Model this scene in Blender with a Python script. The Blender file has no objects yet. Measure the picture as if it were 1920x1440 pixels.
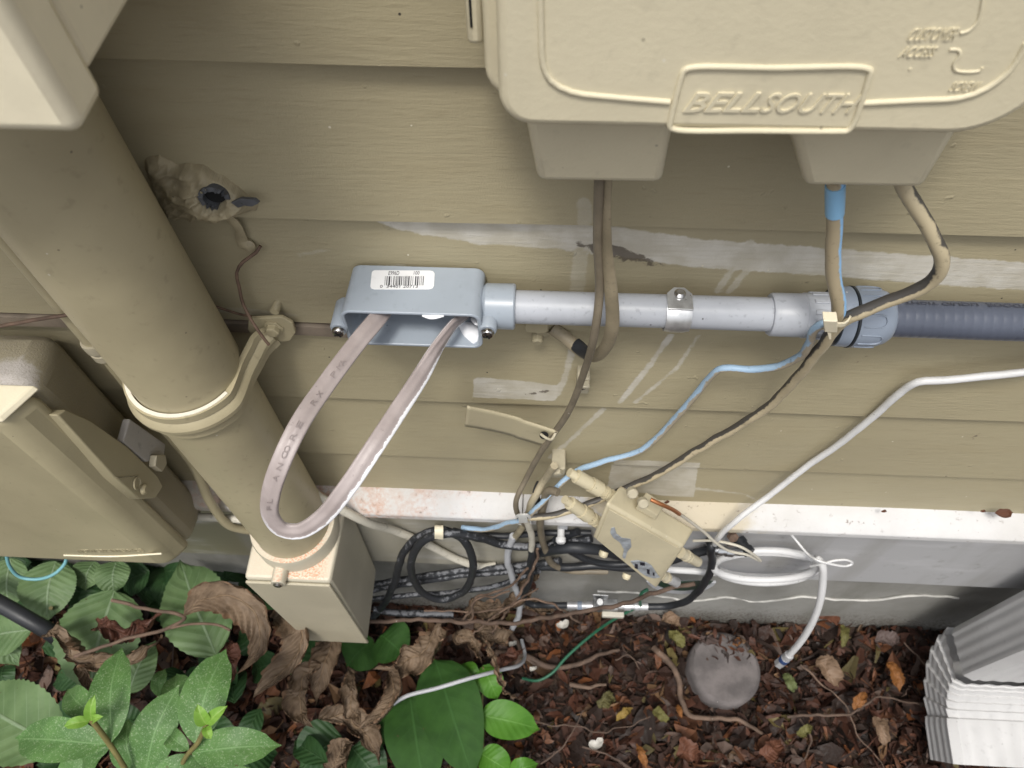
import bpy, bmesh, math, random
import numpy as np
from mathutils import Vector, Matrix, noise as mnoise

random.seed(7)
rng = np.random.default_rng(7)
SC = bpy.context.scene
COL = SC.collection

# ------------------------------------------------------------------ camera
FPX = 1390.0                                   # focal length in photo pixels (1920 wide)
pit, rol, yaw = [math.radians(a) for a in (57.342, 1.3017, -3.8487)]
cp, sp = math.cos(pit), math.sin(pit)
FW = Vector((math.sin(yaw) * cp, math.cos(yaw) * cp, -sp))
R0 = Vector((math.cos(yaw), -math.sin(yaw), 0))
D0 = FW.cross(R0)
RT = R0 * math.cos(rol) + D0 * math.sin(rol)
DN = R0 * -math.sin(rol) + D0 * math.cos(rol)
CAM = Vector((0, -0.315, 1.17))
cam = bpy.data.objects.new('camera', bpy.data.cameras.new('camera'))
COL.objects.link(cam)
cam.data.lens = FPX / 1920 * 36
cam.data.sensor_width = 36
cam.data.clip_start = 0.01
cam.data.clip_end = 300
cam.data.dof.use_dof = True
cam.data.dof.focus_distance = 0.50
cam.data.dof.aperture_fstop = 15
M = Matrix((RT, -DN, -FW)).transposed().to_4x4()
M.translation = CAM
cam.matrix_world = M
SC.camera = cam

# ------------------------------------------------------------------ sky, sun, exposure
SUN_DIR = Vector((-0.10, -0.43, 1.0)).normalized()        # towards the sun
el = math.asin(SUN_DIR.z)
az = math.atan2(SUN_DIR.x, SUN_DIR.y)
W_ = bpy.data.worlds.new('World')
SC.world = W_
W_.use_nodes = True
nt = W_.node_tree
nt.nodes.clear()
sky = nt.nodes.new('ShaderNodeTexSky')
sky.sky_type = 'NISHITA'
sky.sun_disc = False
sky.sun_elevation = el
sky.sun_rotation = az
sky.dust_density = 4
sky.air_density = 1
hs = nt.nodes.new('ShaderNodeHueSaturation')
hs.inputs['Saturation'].default_value = 0.22               # overcast: nearly colourless sky
bg = nt.nodes.new('ShaderNodeBackground')
bg.inputs['Strength'].default_value = 0.125
wo = nt.nodes.new('ShaderNodeOutputWorld')
nt.links.new(sky.outputs[0], hs.inputs['Color'])
nt.links.new(hs.outputs[0], bg.inputs['Color'])
nt.links.new(bg.outputs[0], wo.inputs['Surface'])
sl = bpy.data.lights.new('sun', 'SUN')
sl.energy = 1.5
sl.angle = math.radians(12)
sl.color = (1, 0.955, 0.875)
sun = bpy.data.objects.new('sun', sl)
COL.objects.link(sun)
sun.rotation_euler = (-SUN_DIR).to_track_quat('-Z', 'Y').to_euler()
sun.location = (0, -3, 4)
SC.view_settings.view_transform = 'Standard'
SC.view_settings.look = 'None'
SC.view_settings.gamma = 1
SC.view_settings.exposure = 0.55
SC.render.engine = 'CYCLES'
SC.cycles.max_bounces = 6
SC.cycles.use_denoising = True

# ------------------------------------------------------------------ helpers: where a photographed point lies
def ray(px, py):
    return RT * (px - 960) + DN * (py - 720) + FW * FPX
def P(px, py, Y=0.0):
    d = ray(px, py); return CAM + d * ((Y - CAM.y) / d.y)
def G(px, py, Z=0.0):
    d = ray(px, py); return CAM + d * ((Z - CAM.z) / d.z)
def PX(px, py, X):
    d = ray(px, py); return CAM + d * ((X - CAM.x) / d.x)
def V(*a): return Vector(a)

# ------------------------------------------------------------------ helpers: objects
WLOC = {}
def wloc(o): return WLOC.get(o.name, Vector((0, 0, 0)))
def tag(o, label=None, cat=None, group=None, kind=None):
    if label: o['label'] = label
    if cat: o['category'] = cat
    if group: o['group'] = group
    if kind: o['kind'] = kind
    return o
def thing(name, label, cat, loc, group=None):
    o = bpy.data.objects.new(name, None)
    o.empty_display_size = 0.02
    COL.objects.link(o); o.location = loc; WLOC[o.name] = Vector(loc)
    return tag(o, label, cat, group)
def mesh_obj(name, verts, faces, mat, parent=None, smooth=35, bevel=0, attrs=None, origin=None):
    va = np.array([tuple(v) for v in verts], dtype=float) if not isinstance(verts, np.ndarray) else verts
    if parent is not None: o0 = np.array(wloc(parent))
    elif origin is not None: o0 = np.array(origin)
    else: o0 = np.array([(va[:, 0].min() + va[:, 0].max()) / 2, (va[:, 1].min() + va[:, 1].max()) / 2, va[:, 2].min()])
    me = bpy.data.meshes.new(name)
    me.from_pydata((va - o0).tolist(), [], faces)
    if attrs:
        for k, arr in attrs.items():
            arr = np.asarray(arr, dtype=np.float32)
            if arr.ndim == 1:
                me.attributes.new(k, 'FLOAT', 'POINT').data.foreach_set('value', arr)
            else:
                me.attributes.new(k, 'FLOAT_COLOR', 'POINT').data.foreach_set('color', arr.ravel())
    if smooth is not None:
        me.polygons.foreach_set('use_smooth', [True] * len(me.polygons))
        if smooth < 180: me.set_sharp_from_angle(angle=math.radians(smooth))
    me.materials.append(mat)
    o = bpy.data.objects.new(name, me)
    COL.objects.link(o)
    if parent is not None: o.parent = parent; WLOC[o.name] = wloc(parent)
    else: o.location = o0; WLOC[o.name] = Vector(o0)
    if bevel:
        b = o.modifiers.new('bevel', 'BEVEL'); b.width = bevel; b.segments = 3
        b.limit_method = 'ANGLE'; b.angle_limit = math.radians(32)
    me.update()
    return o
def hexa(name, c, mat, parent=None, bevel=0, **k):
    # c: four corners of one face then the four of the opposite face, in the same order
    f = [(3, 2, 1, 0), (4, 5, 6, 7), (0, 1, 5, 4), (1, 2, 6, 5), (2, 3, 7, 6), (3, 0, 4, 7)]
    bm = bmesh.new()
    vs = [bm.verts.new(v) for v in c]
    for q in f: bm.faces.new([vs[i] for i in q])
    bmesh.ops.recalc_face_normals(bm, faces=bm.faces)
    vv = [v.co.copy() for v in bm.verts]; ff = [[v.index for v in fa.verts] for fa in bm.faces]
    bm.verts.index_update(); ff = [[v.index for v in fa.verts] for fa in bm.faces]
    bm.free()
    return mesh_obj(name, vv, ff, mat, parent, bevel=bevel, **k)
def box(name, x0, x1, y0, y1, z0, z1, mat, parent=None, bevel=0.001, **k):
    return hexa(name, [(x0, y0, z0), (x1, y0, z0), (x1, y1, z0), (x0, y1, z0),
                       (x0, y0, z1), (x1, y0, z1), (x1, y1, z1), (x0, y1, z1)], mat, parent, bevel, **k)
def prism(name, poly, off, mat, parent=None, bevel=0.0006, **k):
    # polygon (list of world points) pushed out along vector off
    n = len(poly); off = Vector(off)
    a = [Vector(p) for p in poly]; b = [p + off for p in a]
    f = [list(range(n))[::-1], list(range(n, 2 * n))] + [[i, (i + 1) % n, n + (i + 1) % n, n + i] for i in range(n)]
    nn = sum(((a[i] - a[0]).cross(a[(i + 1) % n] - a[0]) for i in range(n)), Vector())
    if nn.dot(off) < 0: f = [q[::-1] for q in f]
    return mesh_obj(name, a + b, f, mat, parent, bevel=bevel, **k)
def rrect(x0, x1, z0, z1, r, y, seg=6):
    # rounded rectangle in XZ; r = radii (bl, br, tr, tl)
    if not isinstance(r, (tuple, list)): r = (r,) * 4
    out = []
    for (cx, cz, rr, a0) in ((x0 + r[0], z0 + r[0], r[0], 180), (x1 - r[1], z0 + r[1], r[1], 270),
                             (x1 - r[2], z1 - r[2], r[2], 0), (x0 + r[3], z1 - r[3], r[3], 90)):
        for i in range(seg + 1):
            t = math.radians(a0 + 90 * i / seg)
            out.append(Vector((cx + rr * math.cos(t), y, cz + rr * math.sin(t))))
    return out
def frame(t):
    t = t.normalized()
    a = Vector((0, 0, 1)) if abs(t.z) < 0.9 else Vector((1, 0, 0))
    u = t.cross(a).normalized()
    return u, t.cross(u).normalized()
def lathe(name, p0, axis, prof, mat, parent=None, sides=24, bevel=0, smooth=35, phase=0):
    # prof: list of (distance along axis, radius)
    p0 = Vector(p0); ax = Vector(axis).normalized(); u, w = frame(ax)
    vs, fs = [], []
    for t, r in prof:
        for i in range(sides):
            a = 2 * math.pi * i / sides + phase
            vs.append(p0 + ax * t + (u * math.cos(a) + w * math.sin(a)) * r)
    for j in range(len(prof) - 1):
        for i in range(sides):
            k = (i + 1) % sides
            fs.append([j * sides + i, j * sides + k, (j + 1) * sides + k, (j + 1) * sides + i])
    fs.append(list(range(sides))[::-1]); m = (len(prof) - 1) * sides
    fs.append([m + i for i in range(sides)])
    return mesh_obj(name, vs, fs, mat, parent, bevel=bevel, smooth=smooth)
def spline(pts, step=0.004, closed=False):
    pts = [Vector(p) for p in pts]
    n = len(pts); out = []; par = []
    m = n if closed else n - 1
    for i in range(m):
        p1, p2 = pts[i % n], pts[(i + 1) % n]
        p0 = pts[i - 1] if (i > 0 or closed) else p1 * 2 - p2
        p3 = pts[(i + 2) % n] if (i + 2 < n or closed) else p2 * 2 - p1
        # centripetal Catmull-Rom
        t0 = 0; t1 = t0 + max((p1 - p0).length, 1e-6) ** 0.5; t2 = t1 + max((p2 - p1).length, 1e-6) ** 0.5; t3 = t2 + max((p3 - p2).length, 1e-6) ** 0.5
        k = max(2, int((p2 - p1).length / step))
        for j in range(k):
            t = t1 + (t2 - t1) * j / k
            A1 = p0 * ((t1 - t) / (t1 - t0)) + p1 * ((t - t0) / (t1 - t0))
            A2 = p1 * ((t2 - t) / (t2 - t1)) + p2 * ((t - t1) / (t2 - t1))
            A3 = p2 * ((t3 - t) / (t3 - t2)) + p3 * ((t - t2) / (t3 - t2))
            B1 = A1 * ((t2 - t) / (t2 - t0)) + A2 * ((t - t0) / (t2 - t0))
            B2 = A2 * ((t3 - t) / (t3 - t1)) + A3 * ((t - t1) / (t3 - t1))
            out.append(B1 * ((t2 - t) / (t2 - t1)) + B2 * ((t - t1) / (t2 - t1))); par.append(i + j / k)
    if not closed: out.append(pts[-1].copy()); par.append(n - 1)
    return out, par
def sweep(name, pts, prof, mat, parent=None, step=0.004, sidevec=None, twist=None, scale=None, closed=False,
          smooth=50, wob=0, caps=True, raw=False, **k):
    # prof: closed 2-D outline (u, v); sidevec: direction u follows; twist: degrees per control point
    c, par = (pts, list(range(len(pts)))) if raw else spline(pts, step, closed)
    n, m = len(c), len(prof)
    vs, fs, sa, ra = [], [], [], []
    prev = None
    for i, p in enumerate(c):
        t = (c[(i + 1) % n] - c[i - 1]) if (closed or 0 < i < n - 1) else (c[1] - c[0] if i == 0 else c[-1] - c[-2])
        t = t.normalized()
        if sidevec is not None:
            sv = sidevec(p, t) if callable(sidevec) else Vector(sidevec)
            u = (sv - t * sv.dot(t)).normalized()
        elif prev is None: u = frame(t)[0]
        else: u = (prev - t * prev.dot(t)).normalized()
        prev = u
        v = t.cross(u)
        q = par[i]; i0 = min(int(q), len(pts) - 1); i1 = min(i0 + 1, len(pts) - 1); fr = q - i0
        if twist:
            a = math.radians(twist[i0] * (1 - fr) + twist[i1] * fr)
            u, v = u * math.cos(a) + v * math.sin(a), v * math.cos(a) - u * math.sin(a)
        s = 1 if scale is None else (scale(i / max(1, n - 1)) if callable(scale) else scale[i0] * (1 - fr) + scale[i1] * fr)
        o = Vector((0, 0, 0))
        if wob: o = mnoise.noise_vector(p * 60) * wob + mnoise.noise_vector(p * 22) * (wob * 1.6); s *= 1 + 0.07 * mnoise.noise(p * 130)
        for j, (a, b) in enumerate(prof):
            vs.append(p + o + u * a * s + v * b * s); sa.append(i / max(1, n - 1)); ra.append(j / m)
    for i in range(n if closed else n - 1):
        i2 = (i + 1) % n
        for j in range(m):
            j2 = (j + 1) % m
            fs.append([i * m + j, i * m + j2, i2 * m + j2, i2 * m + j])
    if caps and not closed:
        fs.append(list(range(m))[::-1]); fs.append([(n - 1) * m + j for j in range(m)])
    return mesh_obj(name, vs, fs, mat, parent, smooth=smooth, attrs={'along': sa, 'around': ra}, **k)
def circ(r, n=12): return [(r * math.cos(2 * math.pi * i / n), r * math.sin(2 * math.pi * i / n)) for i in range(n)]
def tube(name, pts, r, mat, parent=None, sides=12, step=0.004, **k):
    return sweep(name, pts, circ(r, sides), mat, parent, step, smooth=60, **k)
def text(name, s, p_left, p_right, up, height, depth, mat, parent, shear=0, bold=0, normal=None):
    cu = bpy.data.curves.new('txt', 'FONT'); cu.body = s; cu.size = 1; cu.shear = shear; cu.offset = bold
    cu.resolution_u = 3; cu.extrude = 0.5
    ob = bpy.data.objects.new('txt', cu)
    me = bpy.data.meshes.new_from_object(ob)
    bpy.data.objects.remove(ob); bpy.data.curves.remove(cu)
    v = np.array([tuple(x.co) for x in me.vertices]); f = [list(p.vertices) for p in me.polygons]
    bpy.data.meshes.remove(me)
    w = v[:, 0].max() - v[:, 0].min(); h = v[:, 1].max() - v[:, 1].min()
    pl, pr = Vector(p_left), Vector(p_right); xd = pr - pl; up = Vector(up).normalized()
    nn = Vector(normal) if normal is not None else xd.cross(up).normalized()
    x0, y0 = v[:, 0].min(), v[:, 1].min()
    out = [pl + xd * ((a - x0) / w) + up * (height * (b - y0) / h) + nn * (c * depth) for a, b, c in v]
    return mesh_obj(name, out, f, mat, parent, smooth=30)

# ------------------------------------------------------------------ helpers: materials
class NB:
    def __init__(s, name):
        s.mat = bpy.data.materials.new(name); s.mat.use_nodes = True
        s.nt = s.mat.node_tree; s.b = s.nt.nodes['Principled BSDF']
        g = s.nt.nodes.new('ShaderNodeNewGeometry'); s.pos = g.outputs['Position']; s.nor = g.outputs['Normal']
    def n(s, t, **k):
        x = s.nt.nodes.new(t)
        for a, b in k.items(): setattr(x, a, b)
        return x
    def put(s, sock, v):
        if hasattr(v, 'is_linked') or hasattr(v, 'links'): s.nt.links.new(v, sock)
        else:
            if sock.type == 'RGBA' and len(v) == 3: v = (*v, 1)
            sock.default_value = v
    def m(s, op, a, b=0.0, c=None, clamp=False):
        x = s.n('ShaderNodeMath', operation=op, use_clamp=clamp); s.put(x.inputs[0], a); s.put(x.inputs[1], b)
        if c is not None: s.put(x.inputs[2], c)
        return x.outputs[0]
    def mul(s, v, xyz):
        x = s.n('ShaderNodeVectorMath', operation='MULTIPLY'); s.put(x.inputs[0], v); x.inputs[1].default_value = xyz
        return x.outputs[0]
    def noise(s, scale, detail=4, rough=0.55, vec=None, st=None, dist=0):
        x = s.n('ShaderNodeTexNoise'); v = vec or s.pos
        if st: v = s.mul(v, st)
        s.put(x.inputs['Vector'], v); x.inputs['Scale'].default_value = scale
        x.inputs['Detail'].default_value = detail; x.inputs['Roughness'].default_value = rough
        x.inputs['Distortion'].default_value = dist
        return x.outputs[0]
    def vor(s, scale, feat='F1', vec=None):
        x = s.n('ShaderNodeTexVoronoi', feature=feat); s.put(x.inputs['Vector'], vec or s.pos); x.inputs['Scale'].default_value = scale
        return x
    def rng(s, v, a, b, lo=0.0, hi=1.0, smooth=True):
        x = s.n('ShaderNodeMapRange', interpolation_type='SMOOTHSTEP' if smooth else 'LINEAR')
        s.put(x.inputs[0], v)
        for i, q in enumerate((a, b, lo, hi)): x.inputs[i + 1].default_value = q
        return x.outputs[0]
    def mix(s, f, a, b, mode='MIX'):
        x = s.n('ShaderNodeMix', data_type='RGBA', blend_type=mode); s.put(x.inputs[0], f); s.put(x.inputs[6], a); s.put(x.inputs[7], b)
        return x.outputs[2]
    def attr(s, name, col=False):
        x = s.n('ShaderNodeAttribute', attribute_name=name); return x.outputs['Color' if col else 'Fac']
    def sep(s, v):
        x = s.n('ShaderNodeSeparateXYZ'); s.put(x.inputs[0], v); return x.outputs
    def bump(s, h, strength=0.2, dist=0.001):
        x = s.n('ShaderNodeBump'); x.inputs['Strength'].default_value = strength; x.inputs['Distance'].default_value = dist
        s.put(x.inputs['Height'], h); s.nt.links.new(x.outputs[0], s.b.inputs['Normal'])
    def end(s, col, rough=0.5, metal=0, spec=0.5):
        s.put(s.b.inputs['Base Color'], col); s.put(s.b.inputs['Roughness'], rough); s.put(s.b.inputs['Metallic'], metal)
        s.b.inputs['Specular IOR Level'].default_value = spec
        return s.mat
def dark(c, k): return tuple(x * k for x in c)
def paint(name, col, rough=0.5, var=0.12, scale=14, bump=0.2, bscale=350, speck=0.5, metal=0, spec=0.4, grime=0.15, st=None):
    # a worn, lightly dirty coat: uneven tone, small specks, fine relief
    b = NB(name)
    n1 = b.noise(scale, 4, st=st); n2 = b.noise(scale * 9, 3)
    c = b.mix(b.rng(n1, 0.3, 0.7), dark(col, 1 - var), dark(col, 1 + var * 0.5))
    c = b.mix(b.m('MULTIPLY', b.rng(n2, 0.58, 0.75), grime), c, dark(col, 0.45))
    n3 = b.noise(34, 4, 0.6, st=(1, 1, 0.12)); n4 = b.noise(3.2 if not st else 6, 2)
    c = b.mix(b.m('MULTIPLY', b.rng(n3, 0.52, 0.74), min(0.22, grime)), c, dark(col, 0.62))
    c = b.mix(b.m('MULTIPLY', b.rng(n4, 0.42, 0.66), 0.16), c, tuple(0.8 * x + 0.2 * (sum(col) / 3) * 1.3 for x in col))
    if speck:
        v = b.vor(130); s = b.m('LESS_THAN', v.outputs['Distance'], 0.085)
        pick = b.sep(v.outputs['Color'])
        c = b.mix(b.m('MULTIPLY', s, b.m('MULTIPLY', b.m('GREATER_THAN', pick[0], 0.86), speck)), c, (0.03, 0.025, 0.02))
        c = b.mix(b.m('MULTIPLY', s, b.m('MULTIPLY', b.m('LESS_THAN', pick[0], 0.06), speck)), c, (0.7, 0.68, 0.62))
    if bump: b.bump(b.noise(bscale, 3, 0.6), bump, 0.0006)
    return b.end(c, b.rng(n1, 0.2, 0.8, rough - 0.08, rough + 0.1), metal, spec)

KH = (0.362, 0.318, 0.210)
M_khaki = paint('khaki_paint', KH, 0.5)
M_khakipipe = paint('khaki_pipe_paint', (0.395, 0.345, 0.222), 0.46, bump=0.3, bscale=75, grime=0.3)
M_cream = paint('cream_enamel', (0.78, 0.715, 0.54), 0.42, bump=0.15, bscale=500)
M_cream2 = paint('cream_plastic', (0.63, 0.57, 0.41), 0.5, var=0.06, bump=0.25, bscale=420, speck=0.4)
M_beige = paint('beige_plastic', (0.43, 0.388, 0.285), 0.5, var=0.08)
M_dkbox = paint('olive_box_paint', (0.36, 0.318, 0.205), 0.48, var=0.08)
M_cambox = paint('olive_cream_paint', (0.55, 0.49, 0.34), 0.5)
M_primer = paint('grey_primer', (0.46, 0.44, 0.42), 0.7, bump=0.8, bscale=700, grime=0.4)
M_pvc = paint('grey_pvc', (0.34, 0.385, 0.44), 0.33, var=0.07, bump=0.05, speck=0.35, grime=0.2)
M_pvcpipe = paint('grey_pvc_pipe', (0.40, 0.42, 0.46), 0.36, var=0.14, scale=30, bump=0.06, speck=0.8, grime=0.45, st=(0.25, 1, 1))
M_nut = paint('blue_grey_plastic', (0.225, 0.265, 0.33), 0.3, var=0.05, bump=0.05, grime=0.1)
M_flex = paint('flexible_conduit_grey', (0.080, 0.092, 0.125), 0.34, var=0.1, bump=0.04, grime=0.3)
M_black = paint('black_rubber', (0.022, 0.024, 0.028), 0.42, var=0.3, speck=0.6)
M_steel = paint('zinc_steel', (0.62, 0.63, 0.64), 0.30, var=0.2, metal=1, bump=0.25, bscale=160, speck=0)
M_nickel = paint('nickel_plate', (0.50, 0.50, 0.51), 0.35, metal=0.45, speck=0.4, var=0.2, scale=90)
M_chrome = paint('screw_steel', (0.6, 0.59, 0.58), 0.22, metal=1, speck=0, bump=0.05)
M_white = paint('white_jacket', (0.62, 0.62, 0.62), 0.4, var=0.06, bump=0.05, speck=0.5, grime=0.3)
M_graywire = paint('grey_jacket', (0.40, 0.41, 0.43), 0.45, speck=0.5)
M_oldwhite = paint('aged_white_jacket', (0.55, 0.52, 0.44), 0.5, grime=0.7, var=0.2)
M_tan = paint('tan_jacket', (0.37, 0.32, 0.22), 0.55, grime=0.8, var=0.22, scale=50)
M_browncab = paint('brown_grey_cable', (0.19, 0.16, 0.115), 0.5, grime=0.5, var=0.25, scale=50)
M_rust = paint('rusty_wire', (0.16, 0.105, 0.075), 0.75, var=0.4, scale=90, speck=0, bump=0.6)
M_twig = paint('twig_bark', (0.10, 0.066, 0.048), 0.8, var=0.45, scale=60, bump=0.8, bscale=300, speck=0.6)
M_root = paint('root_bark', (0.14, 0.092, 0.065), 0.8, var=0.45, scale=60, bump=0.8, bscale=300)
M_teal = paint('teal_wire', (0.16, 0.38, 0.42), 0.4)
M_greenw = paint('green_wire', (0.02, 0.10, 0.055), 0.4)
M_tie = paint('nylon_tie', (0.66, 0.60, 0.45), 0.4)
M_tiew = paint('white_tie', (0.72, 0.72, 0.70), 0.4)
M_copper = paint('copper_wire', (0.42, 0.17, 0.07), 0.4, metal=0.6, speck=0)
M_label = paint('white_label', (0.80, 0.81, 0.83), 0.4, var=0.04, speck=0, bump=0)
M_ink = paint('black_ink', (0.02, 0.02, 0.03), 0.5, speck=0, bump=0, grime=0)
M_inkgrey = paint('faded_ink', (0.25, 0.21, 0.20), 0.6, speck=0, bump=0, grime=0)
M_hole = paint('dark_hole', (0.01, 0.01, 0.01), 0.9, speck=0, bump=0)
M_rubberdk = paint('dark_gasket', (0.02, 0.025, 0.03), 0.35, speck=0)
M_foam = paint('white_primer_smear', (0.78, 0.79, 0.82), 0.45, speck=0, var=0.05)
M_petal = paint('white_petal', (0.50, 0.48, 0.44), 0.6, speck=0.3)
M_stone = paint('mossy_concrete', (0.13, 0.115, 0.112), 0.85, var=0.4, scale=40, bump=0.9, bscale=260, speck=1)

def mat_siding():
    b = NB('siding_paint')
    x, y, z = b.sep(b.pos)
    big = b.noise(5, 4, st=(0.6, 1, 1.6)); mid = b.noise(26, 4, st=(0.3, 1, 1))
    grain = b.noise(420, 5, 0.65, st=(0.10, 1, 1)); fine = b.noise(900, 2)
    c = b.mix(b.rng(big, 0.3, 0.7), dark(KH, 0.92), (0.388, 0.342, 0.224))
    c = b.mix(b.m('MULTIPLY', b.rng(mid, 0.5, 0.75), 0.35), c, (0.315, 0.266, 0.162))
    c = b.mix(b.m('MULTIPLY', b.rng(grain, 0.54, 0.72), 0.20), c, (0.23, 0.19, 0.11))
    nz = b.noise(170, 5, 0.65); nz2 = b.noise(45, 4)
    ragged = b.m('MULTIPLY_ADD', b.m('SUBTRACT', nz, 0.5), 3.2, b.m('MULTIPLY', b.m('SUBTRACT', nz2, 0.5), 3.0))
    pm = b.rng(b.m('ADD', b.attr('pale'), ragged), -0.5, 0.9)
    pm = b.m('MULTIPLY', pm, b.m('MULTIPLY', b.attr('palek'), b.rng(grain, 0.25, 0.62, 0.72, 1.0)))
    c = b.mix(pm, c, b.mix(b.rng(nz2, 0.35, 0.65), (0.46, 0.43, 0.36), (0.56, 0.535, 0.475)))
    dm = b.m('MULTIPLY', b.rng(b.m('ADD', b.attr('dirt'), b.m('MULTIPLY', b.m('SUBTRACT', nz, 0.5), 9)), 0.2, 1.6), 0.8)
    c = b.mix(dm, c, (0.075, 0.058, 0.045))
    v = b.vor(75); pick = b.sep(v.outputs['Color']); s = b.m('LESS_THAN', v.outputs['Distance'], 0.05)
    c = b.mix(b.m('MULTIPLY', s, b.m('GREATER_THAN', pick[0], 0.90)), c, (0.04, 0.035, 0.03))
    c = b.mix(b.m('MULTIPLY', s, b.m('LESS_THAN', pick[1], 0.10)), c, (0.62, 0.58, 0.46))
    blob = b.rng(b.noise(90, 2), 0.70, 0.76)
    h = b.m('ADD', b.m('MULTIPLY', grain, 0.8), b.m('ADD', b.m('MULTIPLY', fine, 0.2), b.m('MULTIPLY', blob, 0.7)))
    b.bump(h, 0.45, 0.0012)
    return b.end(c, b.rng(mid, 0.3, 0.7, 0.42, 0.58), 0, 0.35)
M_siding = mat_siding()
def mat_dripcap():
    b = NB('drip_cap_paint')
    x, y, z = b.sep(b.pos)
    n1 = b.noise(30, 5, 0.65); n2 = b.noise(160, 4, 0.7); n3 = b.noise(9, 3)
    xw = b.m('MULTIPLY_ADD', b.m('SUBTRACT', n1, 0.5), 0.10, x)
    c = b.mix(n1, (0.52, 0.515, 0.515), (0.64, 0.635, 0.635))
    beige = b.m('MULTIPLY', b.rng(xw, 0.055, 0.07), b.rng(xw, 0.235, 0.20))
    c = b.mix(beige, c, (0.50, 0.44, 0.33))
    beige2 = b.rng(xw, -0.30, -0.33)
    c = b.mix(beige2, c, (0.50, 0.47, 0.42))
    red = b.m('MULTIPLY', b.rng(xw, 0.05, -0.18), b.m('MULTIPLY', b.rng(b.m('ADD', n1, b.m('MULTIPLY', n3, 0.5)), 0.66, 0.95), b.rng(n2, 0.36, 0.58)))
    c = b.mix(b.m('MULTIPLY', red, 0.85), c, (0.50, 0.25, 0.155))
    c = b.mix(b.m('MULTIPLY', b.rng(n2, 0.60, 0.70), b.rng(n1, 0.40, 0.60, 0.18, 0.9)), c, (0.15, 0.11, 0.085))
    c = b.mix(b.m('MULTIPLY', b.rng(n3, 0.42, 0.66), 0.35), c, (0.40, 0.38, 0.34))
    b.bump(n2, 0.5, 0.001)
    return b.end(c, 0.6)
M_drip = mat_dripcap()
def mat_skirt():
    b = NB('skirt_paint')
    x, y, z = b.sep(b.pos)
    n1 = b.noise(9, 5, 0.6, st=(0.5, 1, 1.8)); n2 = b.noise(60, 4, 0.65); n3 = b.noise(22, 4, st=(1, 1, 0.15))
    c = b.mix(b.rng(x, -0.02, 0.16), (0.34, 0.32, 0.26), (0.40, 0.40, 0.405))
    c = b.mix(b.rng(x, -0.24, -0.27), c, (0.20, 0.185, 0.125))
    c = b.mix(b.m('MULTIPLY', b.rng(n1, 0.52, 0.72), 0.65), c, (0.58, 0.58, 0.59))
    c = b.mix(b.m('MULTIPLY', b.rng(n3, 0.5, 0.72), 0.5), c, (0.27, 0.26, 0.24))
    c = b.mix(b.m('MULTIPLY', b.rng(n2, 0.58, 0.75), 0.4), c, (0.17, 0.16, 0.14))
    b.bump(n2, 0.25, 0.0008)
    return b.end(c, 0.6)
M_skirt = mat_skirt()
def mat_found():
    b = NB('foundation_paint')
    x, y, z = b.sep(b.pos)
    n1 = b.noise(9, 5, 0.6); n2 = b.noise(75, 5, 0.7); n3 = b.noise(20, 4, st=(1, 1, 0.2)); n4 = b.noise(230, 4, 0.7)
    c = b.mix(b.rng(n1, 0.3, 0.7), (0.20, 0.195, 0.175), (0.285, 0.28, 0.26))
    c = b.mix(b.m('MULTIPLY', b.rng(n3, 0.5, 0.7), 0.4), c, (0.15, 0.145, 0.12))
    splash = b.m('MULTIPLY', b.rng(b.m('MULTIPLY_ADD', b.m('SUBTRACT', n2, 0.5), -0.16, z), 0.075, 0.0), b.rng(n4, 0.45, 0.6))
    c = b.mix(b.m('MULTIPLY', splash, 0.85), c, (0.07, 0.045, 0.03))
    b.bump(b.m('ADD', n2, n4), 0.5, 0.0015)
    return b.end(c, 0.85)
M_found = mat_found()
M_crack = paint('crack_filler', (0.50, 0.49, 0.46), 0.7, var=0.3, scale=60)
def mat_soil():
    b = NB('soil')
    n1 = b.noise(25, 6, 0.7); n2 = b.noise(140, 5, 0.7)
    c = b.mix(b.rng(n1, 0.3, 0.7), (0.018, 0.011, 0.008), (0.06, 0.036, 0.024))
    c = b.mix(b.rng(n2, 0.5, 0.75), c, (0.10, 0.06, 0.035))
    b.bump(b.m('ADD', n1, n2), 0.9, 0.008)
    return b.end(c, 0.95)
M_soil = mat_soil()
def mat_litter():
    b = NB('dead_leaf_litter')
    n1 = b.noise(160, 4, 0.6)
    c = b.mix(0.75, b.attr('tint', True), b.mix(n1, (0.6, 0.55, 0.5), (1.25, 1.2, 1.1)), 'MULTIPLY')
    b.bump(n1, 0.5, 0.002)
    return b.end(c, b.rng(n1, 0.3, 0.7, 0.5, 0.85), 0, 0.35)
M_litter = mat_litter()
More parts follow.
